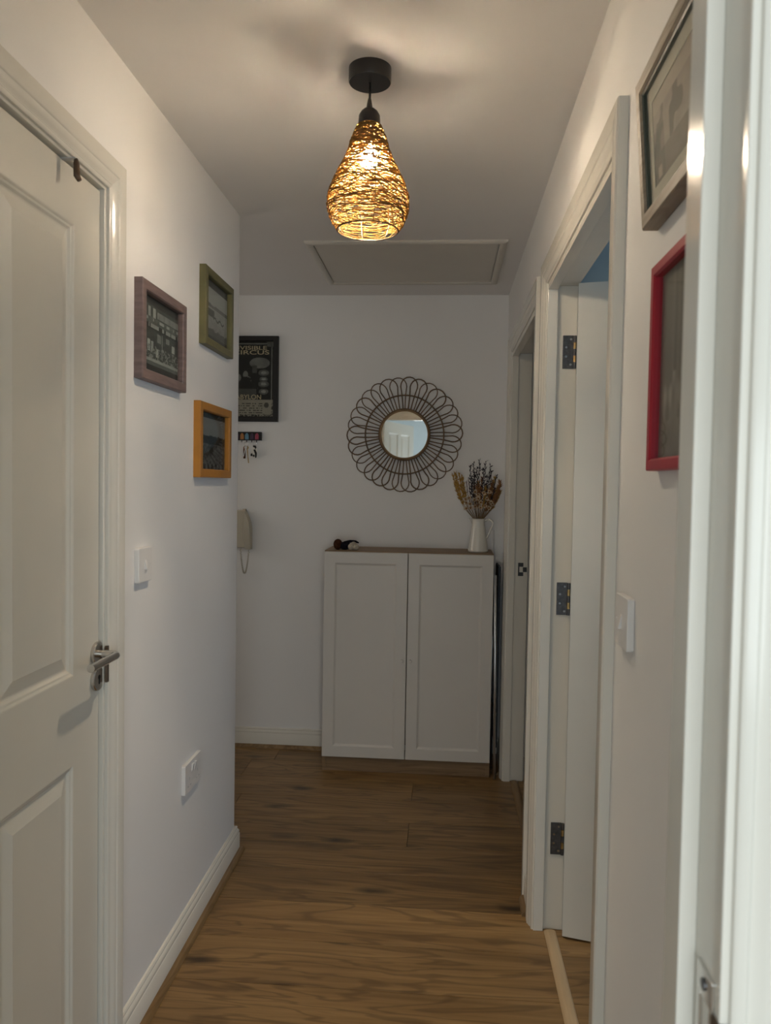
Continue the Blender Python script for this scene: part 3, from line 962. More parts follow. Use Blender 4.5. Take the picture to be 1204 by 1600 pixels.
def street_fn(u, v):
    """black and white photograph of an old shop front"""
    if v > 0.90 or v < 0.10:
        return g(0.035 + 0.02 * (v > 0.90))
    y = (v - 0.10) / 0.80
    n = fbm(u * 14, y * 14, 3)
    b = 0.05 + 0.06 * n
    if y > 0.80:
        b = 0.07 + 0.05 * n
        for a in (0.10, 0.22, 0.34):
            if abs(u - a) < 0.035 and 0.80 < y < 0.97:
                b = 0.30 + 0.15 * n
        if u > 0.42 and 0.82 < y < 0.94:
            b = 0.20 + 0.12 * vn(u * 30, y * 6, 5)
    elif y > 0.70:
        b = 0.10 + 0.08 * n + (0.2 if vn(u * 22, 1, 9) > 0.55 and 0.735 < y < 0.79 else 0)
    elif y > 0.60:
        b = 0.055 + (0.26 if vn(u * 34, 2, 4) > 0.52 and 0.625 < y < 0.685 and u > 0.2 else 0)
    elif y > 0.12:
        b = 0.04 + 0.07 * n
        for a, w, y0, y1, br in ((0.20, 0.035, 0.22, 0.42, 0.40), (0.29, 0.03, 0.24, 0.40, 0.34), (0.42, 0.03, 0.16, 0.30, 0.36), (0.86, 0.045, 0.36, 0.48, 0.42), (0.70, 0.05, 0.46, 0.57, 0.22), (0.55, 0.012, 0.15, 0.58, 0.22), (0.47, 0.05, 0.42, 0.56, 0.20)):
            if abs(u - a) < w and y0 < y < y1:
                b = br * (0.8 + 0.4 * n)
        if y < 0.34 and vn(u * 46, y * 40, 8) > 0.62:
            b = 0.24
    elif y > 0.075:
        b = 0.26 + 0.1 * n
    else:
        b = 0.13
    return g(b, (0.95, 1.0, 0.93))


def farm_fn(u, v):
    """black and white photograph of a pale field with a dark tree line"""
    if v > 0.88 or v < 0.085:
        return g(0.085 if v > 0.88 else 0.07)
    y = (v - 0.085) / 0.795
    n = fbm(u * 10, y * 10, 13)
    if y > 0.66 + 0.02 * vn(u * 9, 0, 2):
        b = 0.36 + 0.05 * n
    elif y > 0.60:
        b = 0.12 + 0.1 * n
    else:
        b = 0.27 + 0.12 * n
        if 0.16 < u < 0.44 and 0.40 < y < 0.56:
            b = 0.075 + 0.05 * n
        if 0.40 < u < 0.86 and abs(y - 0.40 - 0.03 * math.sin(u * 30)) < 0.022:
            b = 0.09
        if y < 0.10 + 0.12 * n or (u < 0.14 + 0.25 * (0.35 - y)):
            b = 0.10 + 0.06 * n
        if y < 0.34:
            b *= 0.92
    return g(b, (1, 1.0, 0.94))


def crowd_fn(u, v):
    """black and white photograph of a crowd before trees"""
    if v > 0.90:
        return g(0.018 + 0.03 * (vn(u * 16, v * 30, 6) > 0.75))
    y = v / 0.90
    n = fbm(u * 12, y * 12, 23)
    tree = 0.66 + 0.14 * (fbm(u * 7, 0.3, 31) - 0.4)
    if y > tree:
        b = 0.20 + 0.04 * n
    elif y > 0.50:
        b = 0.022 + 0.05 * max(0, n - 0.35)
    else:
        c = vn(u * 26, y * 30, 41)
        b = 0.035 + 0.17 * max(0, c - 0.38) + 0.05 * n
        if abs(u - 0.48) < 0.06 * (1.3 - abs(y - 0.36) * 8) and abs(y - 0.36) < 0.09:
            b = 0.02
        if y < 0.10:
            b = 0.03 + 0.12 * (math.sin(u * 46) > 0.55) * (0.5 + n)
    return g(b, (1, 0.98, 0.95))


def sepia_fn(u, v):
    """sepia photograph of buildings"""
    n = fbm(u * 9, v * 9, 51)
    b = 0.30 + 0.16 * n
    if v > 0.82:
        b = 0.46
    elif v > 0.30 and vn(u * 12, v * 5, 53) > 0.62:
        b = 0.16
    if v < 0.34:
        b = 0.17 + 0.10 * n
    if u < 0.2 and v < 0.62:
        b *= 0.62
    if 0.06 < u < 0.14 and 0.05 < v < 0.18:
        b = 0.42
    return (b, b * 0.80, b * 0.66)


def dark_fn(u, v):
    """dark brown toned photograph, pale figures along the lower third"""
    n = fbm(u * 10, v * 10, 61)
    b = 0.060 + 0.035 * vn(u * 18, v * 1.5, 62)
    if v < 0.42 + 0.05 * vn(u * 12, 0, 63):
        b = 0.08 + 0.15 * max(0, vn(u * 16, v * 9, 64) - 0.3)
    if v < 0.2:
        b = 0.07 + 0.05 * n
    b *= 2.4
    return (b * 1.05, b * 0.92, b * 0.80)


def wall_F_left(yc_, zc):
    return lambda a, b, t: (XL + t, yc_ + a, zc + b)


def wall_F_right(yc_, zc, lean=0.0):
    # a runs away from the far edge towards the near edge
    return lambda a, b, t: (XR - t - lean * (b + 0.12), yc_ - a, zc + b)


picture('mauve wooden frame holding an old black and white shop front photograph', 0.318, 0.241, 0.026, 0.022, M['purple'], street_fn,
        wall_F_left(1.976, 1.748), (XL, 1.976, 1.628), 100, 78)
picture('olive green frame holding a pale black and white field photograph', 0.306, 0.238, 0.024, 0.022, M['green'], farm_fn,
        wall_F_left(2.462, 1.919), (XL, 2.462, 1.80), 84, 66)
picture('mustard orange frame holding a dark crowd and trees photograph', 0.338, 0.230, 0.026, 0.022, M['orange'], crowd_fn,
        wall_F_left(2.434, 1.507), (XL, 2.434, 1.392), 84, 64)
picture('grey brown wooden frame with cream mount around a sepia photograph', 0.330, 0.208, 0.021, 0.023, M['driftwood'], sepia_fn,
        wall_F_right(1.010, 1.864, 0.075), (XR, 1.010, 1.760), 80, 60, border=0.024, fillet=M['darkgreen'], lift=0.0075)
picture('red frame around a dark brown photograph above the light switch', 0.240, 0.290, 0.017, 0.018, M['red'], dark_fn,
        wall_F_right(1.020, 1.551), (XR, 1.020, 1.41), 60, 80)


# circus poster in a black frame on the end wall
PX0, PX1, PZ0, PZ1 = -1.168, -0.853, 1.690, 2.126
pcx, pcz = (PX0 + PX1) / 2, (PZ0 + PZ1) / 2


def poster_fn(u, v):
    n = fbm(u * 10, v * 12, 71)
    edge = min(u, 1 - u, v * 1.3, (1 - v) * 1.3)
    rag = 0.035 + 0.03 * fbm(u * 16, v * 16, 77)
    if v < 0.225:                                   # pale lower panel
        b = 0.30 + 0.06 * n
        if 0.05 < u < 0.78 and int(v * 66) % 2 and 0.03 < v < 0.20 and vn(u * 44, int(v * 66), 15) > 0.38:
            b = 0.10                                # rows of small print too fine to read
        if u > 0.80 and (u - 0.86) ** 2 + ((v - 0.155) * 1.35) ** 2 < 0.0022:
            b = 0.09
        if edge < rag * 0.8:
            b = 0.05 + 0.25 * (vn(u * 60, v * 60, 5) > 0.5)
        return (b, b * 0.90, b * 0.74)
    b = 0.012 + 0.02 * n
    # pale border line
    if 0.030 < min(u, 1 - u, (1 - v) * 1.3) < 0.052:
        b = 0.14 + 0.12 * n
    if u > 0.86 and v > 0.93:
        b = 0.17 * n + 0.05
    # pale cloud of smoke / big head shape
    dx, dy = (u - 0.72), (v - 0.715)
    if dx * dx / 0.040 + dy * dy / 0.0055 < 1:
        b = 0.10 + 0.14 * n
    if abs(u - 0.62) < 0.05 and 0.58 < v < 0.68:
        b = 0.06 + 0.06 * n
    # column of small portraits on the right
    for cy_, s in ((0.585, 1.0), (0.50, 0.8), (0.435, 1.0), (0.335, 0.9)):
        d = ((u - 0.80) / (0.105 * s)) ** 2 + ((v - cy_) / (0.042 * s)) ** 2
        if d < 1:
            b = 0.07 + 0.16 * (d < 0.25) + 0.10 * n
        elif d < 1.4:
            b = 0.02
    # figures on the left
    for cx_, cy_ in ((0.44, 0.56), (0.30, 0.52), (0.50, 0.49)):
        d = ((u - cx_) / 0.05) ** 2 + ((v - cy_) / 0.05) ** 2
        if d < 1 and n > 0.42:
            b = 0.22
    if 0.20 < u < 0.66 and 0.235 < v < 0.37:
        b = 0.055 + 0.05 * n
    return (b, b * 0.97, b * 0.90)


FP = lambda a, b, t: (pcx + a, YB - t, pcz + b)
ps = picture('black framed circus poster with cream lettering on the end wall', PX1 - PX0, PZ1 - PZ0, 0.026, 0.024, M['black'], poster_fn, FP, (pcx, YB, PZ0), 96, 132)


def lettering(body, x, z, height, width, mat, parent, name='lettering', depth=0.0006, y=YB - 0.0056):
    c = bpy.data.curves.new('t', 'FONT')
    c.body = body
    c.align_x = 'CENTER'
    c.size = 1.0
    c.offset = 0.012
    o = bpy.data.objects.new('t', c)
    COL.objects.link(o)
    dg = bpy.context.evaluated_depsgraph_get()
    me0 = o.evaluated_get(dg).to_mesh()
    vs = [v.co.copy() for v in me0.vertices]
    fs = [tuple(p.vertices) for p in me0.polygons]
    bpy.data.objects.remove(o, do_unlink=True)
    bpy.data.curves.remove(c)
    x0, x1 = min(v.x for v in vs), max(v.x for v in vs)
    z0, z1 = min(v.y for v in vs), max(v.y for v in vs)
    m = MB()
    m.add([(x + ((v.x - x0) / (x1 - x0) - 0.5) * width, y, z + (v.y - z0) / (z1 - z0) * height) for v in vs], fs)
    return m.build(name, mat, parent)


pi_ = 0.263
lettering('INVISIBLE', pcx + 0.002, 2.058, 0.020, 0.185, M['lettering'], ps)
lettering('CIRCUS', pcx + 0.012, 2.034, 0.022, 0.190, M['lettering'], ps)
lettering('BABYLON', pcx - 0.008, 1.805, 0.024, 0.150, M['lettering'], ps)

# ------------------------------------------------------------------ rattan mirror
MX, MZ, MY = -0.2025, 1.632, YB
mir = thing('rattan_mirror', (MX, MY, MZ - 0.294), 'round mirror in a flower-shaped rattan frame with looped petals', 'mirror')
P = lambda r, a, d: (MX + r * math.sin(a), MY - d, MZ + r * math.cos(a))
MB().lathe([(0.121, 0.012), (0.121, 0.019)], 64, (0, 0, 0), axis='y').xf(Matrix.Translation((MX, MY - 0.034, MZ))).build('mirror_glass', M['mirror'], mir)
MB().lathe([(0.128, 0.0), (0.128, 0.012)], 48, (0, 0, 0), axis='y').xf(Matrix.Translation((MX, MY - 0.0135, MZ))).build('backing_disc', M['rattan'], mir)
for r, d, t, mt in ((0.121, 0.0235, 0.0042, 'rattanlight'), (0.1285, 0.021, 0.0042, 'rattan'), (0.199, 0.017, 0.0036, 'rattan'), (0.199, 0.007, 0.0030, 'rattan')):
    MB().tube([P(r, 2 * PI * i / 72, d) for i in range(72)], t, 8, closed=True).build('hoop', M[mt], mir, smooth=True)
NP = 30
for k in range(NP):
    a0 = 2 * PI * (k + 0.35) / NP + rng.uniform(-0.012, 0.012)
    hw = math.radians(10.4) * rng.uniform(0.93, 1.06)
    top = 0.2925 + rng.uniform(-0.004, 0.003)
    d0 = 0.012 + 0.002 * (k % 2)
    pts = []
    base_w = math.radians(8.6)
    for i in range(7):
        t = i / 6
        r = 0.124 + (0.243 - 0.124) * t
        wdt = base_w + (hw - base_w) * (t ** 2.0)
        pts.append((r, -wdt))
    rc = 0.243
    for i in range(1, 10):
        ph = PI * i / 10
        pts.append((rc + (top - rc) * math.sin(ph), -hw * math.cos(ph) * (1 - 0.05 * math.sin(ph))))
    pts += [(r, -w) for r, w in reversed(pts[:7])]
    MB().tube([P(r, a0 + w, d0) for r, w in pts], 0.0030 * rng.uniform(0.85, 1.15), 6).build('petal', M['rattan'], mir, smooth=True)

# ------------------------------------------------------------------ cabinet
CX0, CX1, CY0, CY1 = -0.558, 0.242, 3.614, 3.896
cab = thing('cabinet', ((CX0 + CX1) / 2, CY0, 0), 'low oak veneer cabinet with two white framed doors', 'cabinet')
yb0 = CY0 + 0.019
MB().box(CX0, CX0 + 0.018, yb0, CY1, 0, 1.042).build('side_panel', M['cabwood'], cab)
MB().box(CX1 - 0.018, CX1, yb0, CY1, 0, 1.042).build('side_panel', M['cabwood'], cab)
MB().box(CX0, CX1, yb0, CY1, 1.042, 1.061).build('top_panel', M['cabwood'], cab, bevel=0.001)
MB().box(CX0 + 0.018, CX1 - 0.018, yb0 + 0.004, yb0 + 0.020, 0, 0.078).build('plinth', M['cabwood'], cab)
MB().box(CX0 + 0.018, CX1 - 0.018, CY1 - 0.006, CY1 - 0.001, 0.05, 1.042).build('back_panel', M['cabwood'], cab)
cm = (CX0 + CX1) / 2 - 0.001
for n_, (a, b, kx) in enumerate(((CX0 + 0.001, cm - 0.0018, cm - 0.020), (cm + 0.0018, CX1 - 0.001, cm + 0.018))):
    W_, H_ = b - a, 1.056 - 0.074
    m = MB()
    fr_ = 0.052
    lev = [(0, 0), (0.0015, 0.0015), (fr_, 0.0015), (fr_ + 0.008, -0.0045), (fr_ + 0.011, -0.0055)]
    rings = []
    for ins, dep in [(0, -0.0165)] + lev:
        rings.append([(a + ins, CY0 + 0.0015 - dep, 0.074 + ins), (b - ins, CY0 + 0.0015 - dep, 0.074 + ins), (b - ins, CY0 + 0.0015 - dep, 1.056 - ins), (a + ins, CY0 + 0.0015 - dep, 1.056 - ins)])
    vs = [q for r in rings for q in r]
    fs = [(3, 2, 1, 0)]
    for i in range(len(rings) - 1):
        for k in range(4):
            l = (k + 1) % 4
            fs.append((i * 4 + k, i * 4 + l, i * 4 + 4 + l, i * 4 + 4 + k))
    n = (len(rings) - 1) * 4
    fs.append((n, n + 1, n + 2, n + 3))
    dr = m.add(vs, fs).build('cabinet_door', M['cabdoor'], cab)
    MB().lathe([(0.004, 0.0), (0.004, 0.006), (0.0075, 0.010), (0.008, 0.014), (0.006, 0.017), (0.0001, 0.0175)], 16, (0, 0, 0), axis='y').xf(Matrix.Translation((kx, CY0, 0.548)) @ Matrix.Rotation(PI, 4, 'Z')).build('knob', M['cabdoor'], dr, auto=True)

# folded chrome stand between the cabinet and the wall
st = thing('folded_stand', (0.268, 3.70, 0), 'slim folded chrome tube stand with dark fabric beside the cabinet', 'folding stand')
MB().tube([(0.2630, 3.604, 0.003), (0.2570, 3.603, 0.5), (0.2495, 3.602, 0.965)], 0.0058, 12).build('chrome_tube', M['satin'], st, smooth=True)
MB().tube([(0.2640, 3.860, 0.003), (0.2590, 3.860, 0.5), (0.2530, 3.858, 0.965)], 0.0062, 12).build('chrome_tube', M['satin'], st, smooth=True)
MB().box(0.266, 0.278, 3.668, 3.850, 0.130, 1.00).build('fabric_panel', M['navy'], st, bevel=0.004)
MB().box(0.2575, 0.2665, 3.606, 3.858, 0.30, 0.318).build('cross_bar', M['polish'], st, bevel=0.003)
# thin white rod standing in the same gap against the end wall
rod = tag(MB().tube([(0.2545, 3.880, 0.003), (0.2535, 3.880, 0.6), (0.252, 3.880, 1.155)], 0.0055, 10).build('white_rod', M['plastic'], smooth=True), 'thin white rod standing upright behind the jug against the wall', 'rod')

# ------------------------------------------------------------------ jug of dried flowers
JX, JY, JZ = 0.172, 3.740, 1.061
jug = thing('enamel_jug', (JX, JY, JZ), 'white enamel jug with a thin handle holding dried flowers', 'jug')
MB().lathe([(0.0001, 0.0), (0.046, 0.0), (0.0485, 0.004), (0.0480, 0.010), (0.0430, 0.045), (0.0365, 0.095), (0.0315, 0.125), (0.0300, 0.140), (0.0325, 0.158), (0.0335, 0.160), (0.0315, 0.159), (0.0285, 0.140), (0.0300, 0.125), (0.0410, 0.045), (0.044, 0.008), (0.0001, 0.006)], 40, (JX, JY, JZ), cap0=False, cap1=False).build('jug_body', M['enamel'], jug, smooth=True)
hp = [(0.031, 0.150), (0.045, 0.158), (0.058, 0.156), (0.068, 0.148), (0.071, 0.138), (0.066, 0.125), (0.057, 0.105), (0.047, 0.082), (0.040, 0.066)]
MB().tube([(JX + a * 0.97, JY - 0.012 - a * 0.1, JZ + b) for a, b in hp], 0.0050, 8).build('jug_handle', M['enamel'], jug, smooth=True)
MB().tube([(JX + 0.0328 * math.cos(2 * PI * i / 32), JY + 0.0328 * math.sin(2 * PI * i / 32), JZ + 0.1595) for i in range(32)], 0.0016, 6, closed=True).build('jug_rim', M['enamel'], jug, smooth=True)
MB().poly([(-0.011, 0.135), (0.011, 0.135), (0.009, 0.163), (-0.009, 0.163)], lambda a, b, t: (JX - 0.029 - t - (b - 0.135) * 0.45, JY + a, JZ + b), 0, 0.004).build('jug_spout', M['enamel'], jug, bevel=0.002)


# stems stand side by side in the jug and fan out of its mouth without crossing: every stem follows
# offset = d * spread(height) with a direction d of its own
ZA = 0.130
FAN = [(0.0, 0.026), (0.015, 0.036), (0.030, 0.056), (0.045, 0.088), (0.060, 0.122), (0.080, 0.158), (0.105, 0.192), (0.140, 0.226), (0.185, 0.258), (0.240, 0.288), (0.320, 0.325), (0.5, 0.39)]


def spread(z):
    w = max(0.0, z - ZA)
    for (w0, g0), (w1, g1) in zip(FAN, FAN[1:]):
        if w <= w1:
            break
    return g0 + (g1 - g0) * (w - w0) / (w1 - w0)


def stem_point(d, tz, t):
    z = 0.009 + (tz - 0.009) * t
    return Vector((JX + d[0] * spread(z), JY + d[1] * spread(z), JZ + z))


def leafquad(m, p, d, ln, wd, q):
    d = d.normalized()
    sd = d.cross(Vector((q.uniform(-1, 1), q.uniform(-1, 1), q.uniform(-1, 1)))).normalized() * wd / 2
    nn = d.cross(sd).normalized() * wd * 0.18
    m.add([p, p + d * ln * 0.35 + sd, p + d * ln, p + d * ln * 0.35 - sd, p + d * ln * 0.45 + nn, p + d * ln * 0.45 - nn],
          [(0, 1, 4), (1, 2, 4), (2, 3, 4), (3, 0, 4), (1, 0, 5), (2, 1, 5), (3, 2, 5), (0, 3, 5)])


class Room:
    """what already stands in and around the jug, to keep each new stem and leaf clear of it"""

    def __init__(s):
        s.v, s.f, s.own, s.tree = [], [], [], None

    def put(s, mb, owner):
        o = len(s.v)
        s.v.extend(mb.v)
        s.f.extend(tuple(i + o for i in f) for f in mb.f)
        s.own.extend([owner] * len(mb.f))
        s.tree = BVHTree.FromPolygons(s.v, s.f)

    def free(s, mb, owner):
        for v in mb.v:
            if v[0] > 0.304 or (v[0] > 0.285 and v[1] < 3.670) or v[1] > YB - 0.03:
                return False
        if s.tree is None:
            return True
        return all(s.own[b] == owner for a, b in BVHTree.FromPolygons([Vector(v) for v in mb.v], mb.f).overlap(s.tree))


busy = Room()
for part in jug.children:
    e = MB()
    e.add([tuple(v.co) for v in part.data.vertices], [tuple(p.vertices) for p in part.data.polygons])
    busy.put(e, 'jug')
e = MB()
e.add([tuple(v.co) for v in rod.data.vertices], [tuple(p.vertices) for p in rod.data.polygons])
busy.put(e, 'rod')

SPEC = []
for tx, tz, ty in ((0.165, 1.335, 3.700), (0.190, 1.345, 3.700), (0.205, 1.318, 3.695), (0.150, 1.310, 3.700), (0.176, 1.300, 3.690), (0.215, 1.350, 3.705), (0.128, 1.292, 3.705), (0.120, 1.318, 3.710), (0.112, 1.270, 3.715), (0.228, 1.300, 3.710),
                   (0.198, 1.288, 3.690), (0.150, 1.280, 3.695), (0.100, 1.310, 3.71), (0.108, 1.262, 3.705), (0.136, 1.272, 3.695), (0.178, 1.274, 3.685), (0.212, 1.274, 3.69), (0.180, 1.322, 3.685), (0.135, 1.335, 3.70), (0.234, 1.290, 3.70)):
    SPEC.append(('pod', 'dried_seed_pod', 'pale round dried seed pod low in the white jug', tx, tz, ty))
for tx, tz in ((0.125, 1.475), (0.145, 1.492), (0.160, 1.470), (0.172, 1.505), (0.190, 1.465), (0.205, 1.500), (0.222, 1.480), (0.235, 1.455), (0.150, 1.440), (0.212, 1.435), (0.252, 1.430), (0.135, 1.425)):
    SPEC.append(('twig', 'dried_twig', 'dark leafy dried twig rising from the white jug', tx, tz, None))
for tx, tz in ((0.045, 1.420), (0.058, 1.432), (0.075, 1.435), (0.060, 1.395), (0.090, 1.425)):
    SPEC.append(('wheat', 'dried_ear', 'ochre dried grass ear leaning out of the white jug', tx, tz, None))
BL = [(0.250, 1.415), (0.268, 1.400), (0.235, 1.400), (0.262, 1.375), (0.275, 1.385), (0.185, 1.415), (0.170, 1.400), (0.262, 1.350), (0.248, 1.362), (0.200, 1.372), (0.185, 1.378), (0.150, 1.372), (0.270, 1.365), (0.235, 1.345), (0.240, 1.352), (0.255, 1.358), (0.225, 1.375), (0.205, 1.402)]
for k, (tx, tz) in enumerate(BL):
    kd = 'wheat' if k % 3 == 0 else 'rust'
    SPEC.append((kd, 'dried_bloom', ('golden ochre' if kd == 'wheat' else 'rust brown') + ' bushy dried bloom among the pale seed pods', tx, tz, None))
for tx, tz in ((0.110, 1.395), (0.122, 1.410)):
    SPEC.append(('plume', 'dried_plume', 'soft mauve dried plume in the white jug', tx, tz, None))

FLOWERS = []
for n_, (kind, name, label, tx, tz, ty) in enumerate(SPEC):
    q = random.Random(500 + n_)
    for tr in range(900):
        j = 0.0003 * min(tr, 60) + 0.00006 * max(0, tr - 300)
        x = tx + q.uniform(-j, j)
        y = (ty - 0.014 + q.uniform(-2 * j, j)) if ty else JY + q.uniform(-0.028, 0.090)
        z = tz - JZ + q.uniform(-j, j)
        d = ((x - JX) / spread(z), (y - JY) / spread(z))
        while math.hypot(*d) > 0.47:
            z += 0.003
            x, y = JX + (x - JX) * 0.995, JY + (y - JY) * 0.99
            d = ((x - JX) / spread(z), (y - JY) / spread(z))
        fat = MB().tube([stem_point(d, z, i / 36) for i in range(37)], 0.0011, 5)
        if kind == 'pod':
            fat.ball(stem_point(d, z, 1.0), 0.0105, 8, 5)
        if busy.free(fat, n_):
            break
    sm = MB().tube([stem_point(d, z, i / 36) for i in range(37)], 0.0009, 5)
    busy.put(fat, n_)
    FLOWERS.append((n_, kind, name, label, d, z, sm, q))
# the clearance shapes give way to the real stems
real = Room()
for part in jug.children:
    e = MB()
    e.add([tuple(v.co) for v in part.data.vertices], [tuple(p.vertices) for p in part.data.polygons])
    real.put(e, 'jug')
e = MB()
e.add([tuple(v.co) for v in rod.data.vertices], [tuple(p.vertices) for p in rod.data.polygons])
real.put(e, 'rod')
CENTRE = {}
for n_, kind, name, label, d, z, sm, q in FLOWERS:
    real.put(sm, n_)
for n_, kind, name, label, d, z, sm, q in FLOWERS:
    if kind == 'pod':
        for tr in range(60):
            vw = Vector((q.uniform(-0.5, 0.5), -1.0, q.uniform(0.0, 0.6))).normalized()
            cc = MB().ball(stem_point(d, z, 1.0) + vw * 0.003, 0.0052 - 0.00004 * tr, 8, 5)
            if real.free(cc, n_):
                break
        CENTRE[n_] = (vw, cc)
        real.put(cc, n_)
for n_, kind, name, label, d, z, sm, q in FLOWERS:
    t = thing(name, tuple(stem_point(d, z, 0)), label, 'dried flower', 'dried flowers in the white jug')
    sm.build('stem', M['twig'] if kind == 'twig' else M['stem'], t, smooth=True)
    ax = (stem_point(d, z, 1.0) - stem_point(d, z, 0.9)).normalized()
    hd = MB()

    def grow(s_, make, tries):
        """one leaf at height s_ of the stem that touches no other flower"""
        for _ in range(tries):
            dr, ln, wd = make()
            lf = MB()
            leafquad(lf, stem_point(d, z, min(1.0, s_)), dr, ln, wd, q)
            if real.free(lf, n_):
                hd.add(lf.v, lf.f)
                return
    U = q.uniform
    if kind == 'twig':
        for i in range(34):
            grow(0.60 + 0.40 * (i + q.random()) / 34, lambda: (ax * 0.5 + Vector((U(-1, 1), U(-1, 1), U(-0.1, 1.0))), U(0.010, 0.022), U(0.005, 0.008)), 14)
        nm_, mt = 'leaves', M['twig']
    elif kind in ('wheat', 'rust'):
        for i in range(90):
            grow(0.66 + 0.34 * q.random(), lambda: (ax * U(0.7, 1.8) + Vector((U(-1, 1), U(-1, 1), U(-0.4, 0.8))), U(0.010, 0.024), U(0.0045, 0.0070)), 14)
        nm_, mt = 'seed_head', M['ochre'] if kind == 'wheat' else M['rust']
    elif kind == 'plume':
        for i in range(80):
            grow(0.62 + 0.38 * q.random(), lambda: (ax * 3 + Vector((U(-1, 1), U(-1, 1), U(-0.3, 0.6))), U(0.010, 0.018), 0.0032), 14)
        nm_, mt = 'plume', M['mauve']
    else:                                           # round pale seed pod with a dark centre
        vw, cc = CENTRE[n_]
        s1 = vw.cross(Vector((0, 0, 1))).normalized()
        s2 = vw.cross(s1)
        for i in range(11):
            a = 2 * PI * i / 11
            dr0 = s1 * math.cos(a) + s2 * math.sin(a) + vw * 0.55
            grow(1.0, lambda: (dr0 + Vector((U(-0.1, 0.1), U(-0.1, 0.1), U(-0.1, 0.1))), U(0.010, 0.019), 0.0098), 24)
        nm_, mt = 'petals', M['pale']
        cc.build('centre', M['rust'], t, smooth=True)
    real.put(hd, n_)
    hd.build(nm_, mt, t)

# ------------------------------------------------------------------ small plush bundle on the cabinet
pl = thing('plush_bundle', (-0.46, 3.69, 1.061), 'small brown, black and cream soft bundle lying on the cabinet top', 'soft toy')
MB().ball((-0.503, 3.690, 1.086), 0.026, 16, 10, (0.85, 1, 1)).build('brown_part', M['plushbrown'], pl, smooth=True)
m = MB().ball((-0.470, 3.690, 1.080), 0.022, 14, 9, (1.5, 1, 0.86))
m.tube([(-0.475, 3.700, 1.092), (-0.445, 3.700, 1.101), (-0.418, 3.700, 1.100), (-0.403, 3.700, 1.094)], [0.008, 0.007, 0.006, 0.003], 8)
m.build('black_part', M['plushblack'], pl, smooth=True)
for x, y, z, r in ((-0.436, 3.672, 1.077, 0.016), (-0.414, 3.672, 1.0765, 0.0155), (-0.426, 3.685, 1.086, 0.015)):
    MB().ball((x, y, z), r, 14, 9, (1, 1, 1)).build('cream_part', M['plushcream'], pl, smooth=True)

# ------------------------------------------------------------------ switches and socket


def rounded_rect(w, h, r, n=4):
    out = []
    for cx, cy, a0 in ((w / 2 - r, h / 2 - r, 0), (-w / 2 + r, h / 2 - r, PI / 2), (-w / 2 + r, -h / 2 + r, PI), (w / 2 - r, -h / 2 + r, 1.5 * PI)):
        for k in range(n + 1):
            a = a0 + PI / 2 * k / n
            out.append((cx + r * math.cos(a), cy + r * math.sin(a)))
    return out


def light_switch(label, F, base, dep):
    t = thing('light_switch', base, label, 'light switch')
    o = MB().poly(rounded_rect(0.086, 0.086, 0.005), F, 0, dep).build('plate', M['plastic'], t, bevel=0.0018)
    rk = MB()
    w, h_ = 0.0055, 0.0115
    rk.add([F(-w, -h_, dep - 0.001), F(w, -h_, dep - 0.001), F(w, h_, dep - 0.001), F(-w, h_, dep - 0.001),
            F(-w, -h_, dep + 0.0055), F(w, -h_, dep + 0.0055), F(w, h_, dep + 0.0004), F(-w, h_, dep + 0.0004)],
           [(0, 3, 2, 1), (4, 5, 6, 7), (0, 1, 5, 4), (1, 2, 6, 5), (2, 3, 7, 6), (3, 0, 4, 7)])
    rk.build('rocker', M['plastic'], t)
    for sx in (-0.030, 0.030):
        MB().poly([(sx + 0.0026 * math.cos(a), 0.0026 * math.sin(a)) for a in [k * PI / 5 for k in range(10)]], F, dep - 0.0005, dep + 0.0005).build('screw_cap', M['plastic'], t)
    return t


light_switch('white light switch beside the cupboard door frame', wall_F_left(1.868, 1.170), (XL, 1.868, 1.127), 0.012)
light_switch('white light switch on the wall below the red frame', wall_F_right(1.291, 1.161), (XR, 1.291, 1.118), 0.012)
so = thing('power_socket', (XL, 2.254, 0.456), 'white double power socket low on the left wall', 'power socket')
FS = wall_F_left(2.254, 0.499)
MB().poly(rounded_rect(0.150, 0.088, 0.004), FS, 0, 0.012).build('plate', M['plastic'], so, bevel=0.0015)
for sx in (-0.038, 0.038):
    MB().add([FS(sx * 0.30 - 0.006, 0.008, 0.011), FS(sx * 0.30 + 0.006, 0.008, 0.011), FS(sx * 0.30 + 0.006, 0.032, 0.011), FS(sx * 0.30 - 0.006, 0.032, 0.011),
              FS(sx * 0.30 - 0.006, 0.008, 0.0125), FS(sx * 0.30 + 0.006, 0.008, 0.0125), FS(sx * 0.30 + 0.006, 0.032, 0.0175), FS(sx * 0.30 - 0.006, 0.032, 0.0175)],
             [(0, 3, 2, 1), (4, 5, 6, 7), (0, 1, 5, 4), (1, 2, 6, 5), (2, 3, 7, 6), (3, 0, 4, 7)]).build('rocker', M['plastic'], so)
    for dx, dz, w, h_ in ((0, -0.004, 0.004, 0.008), (-0.011, -0.025, 0.0065, 0.004), (0.011, -0.025, 0.0065, 0.004)):
        MB().poly([(sx + dx - w / 2, dz - h_ / 2), (sx + dx + w / 2, dz - h_ / 2), (sx + dx + w / 2, dz + h_ / 2), (sx + dx - w / 2, dz + h_ / 2)], FS, 0.0118, 0.0123).build('pin_slot', M['hookgrey'], so)

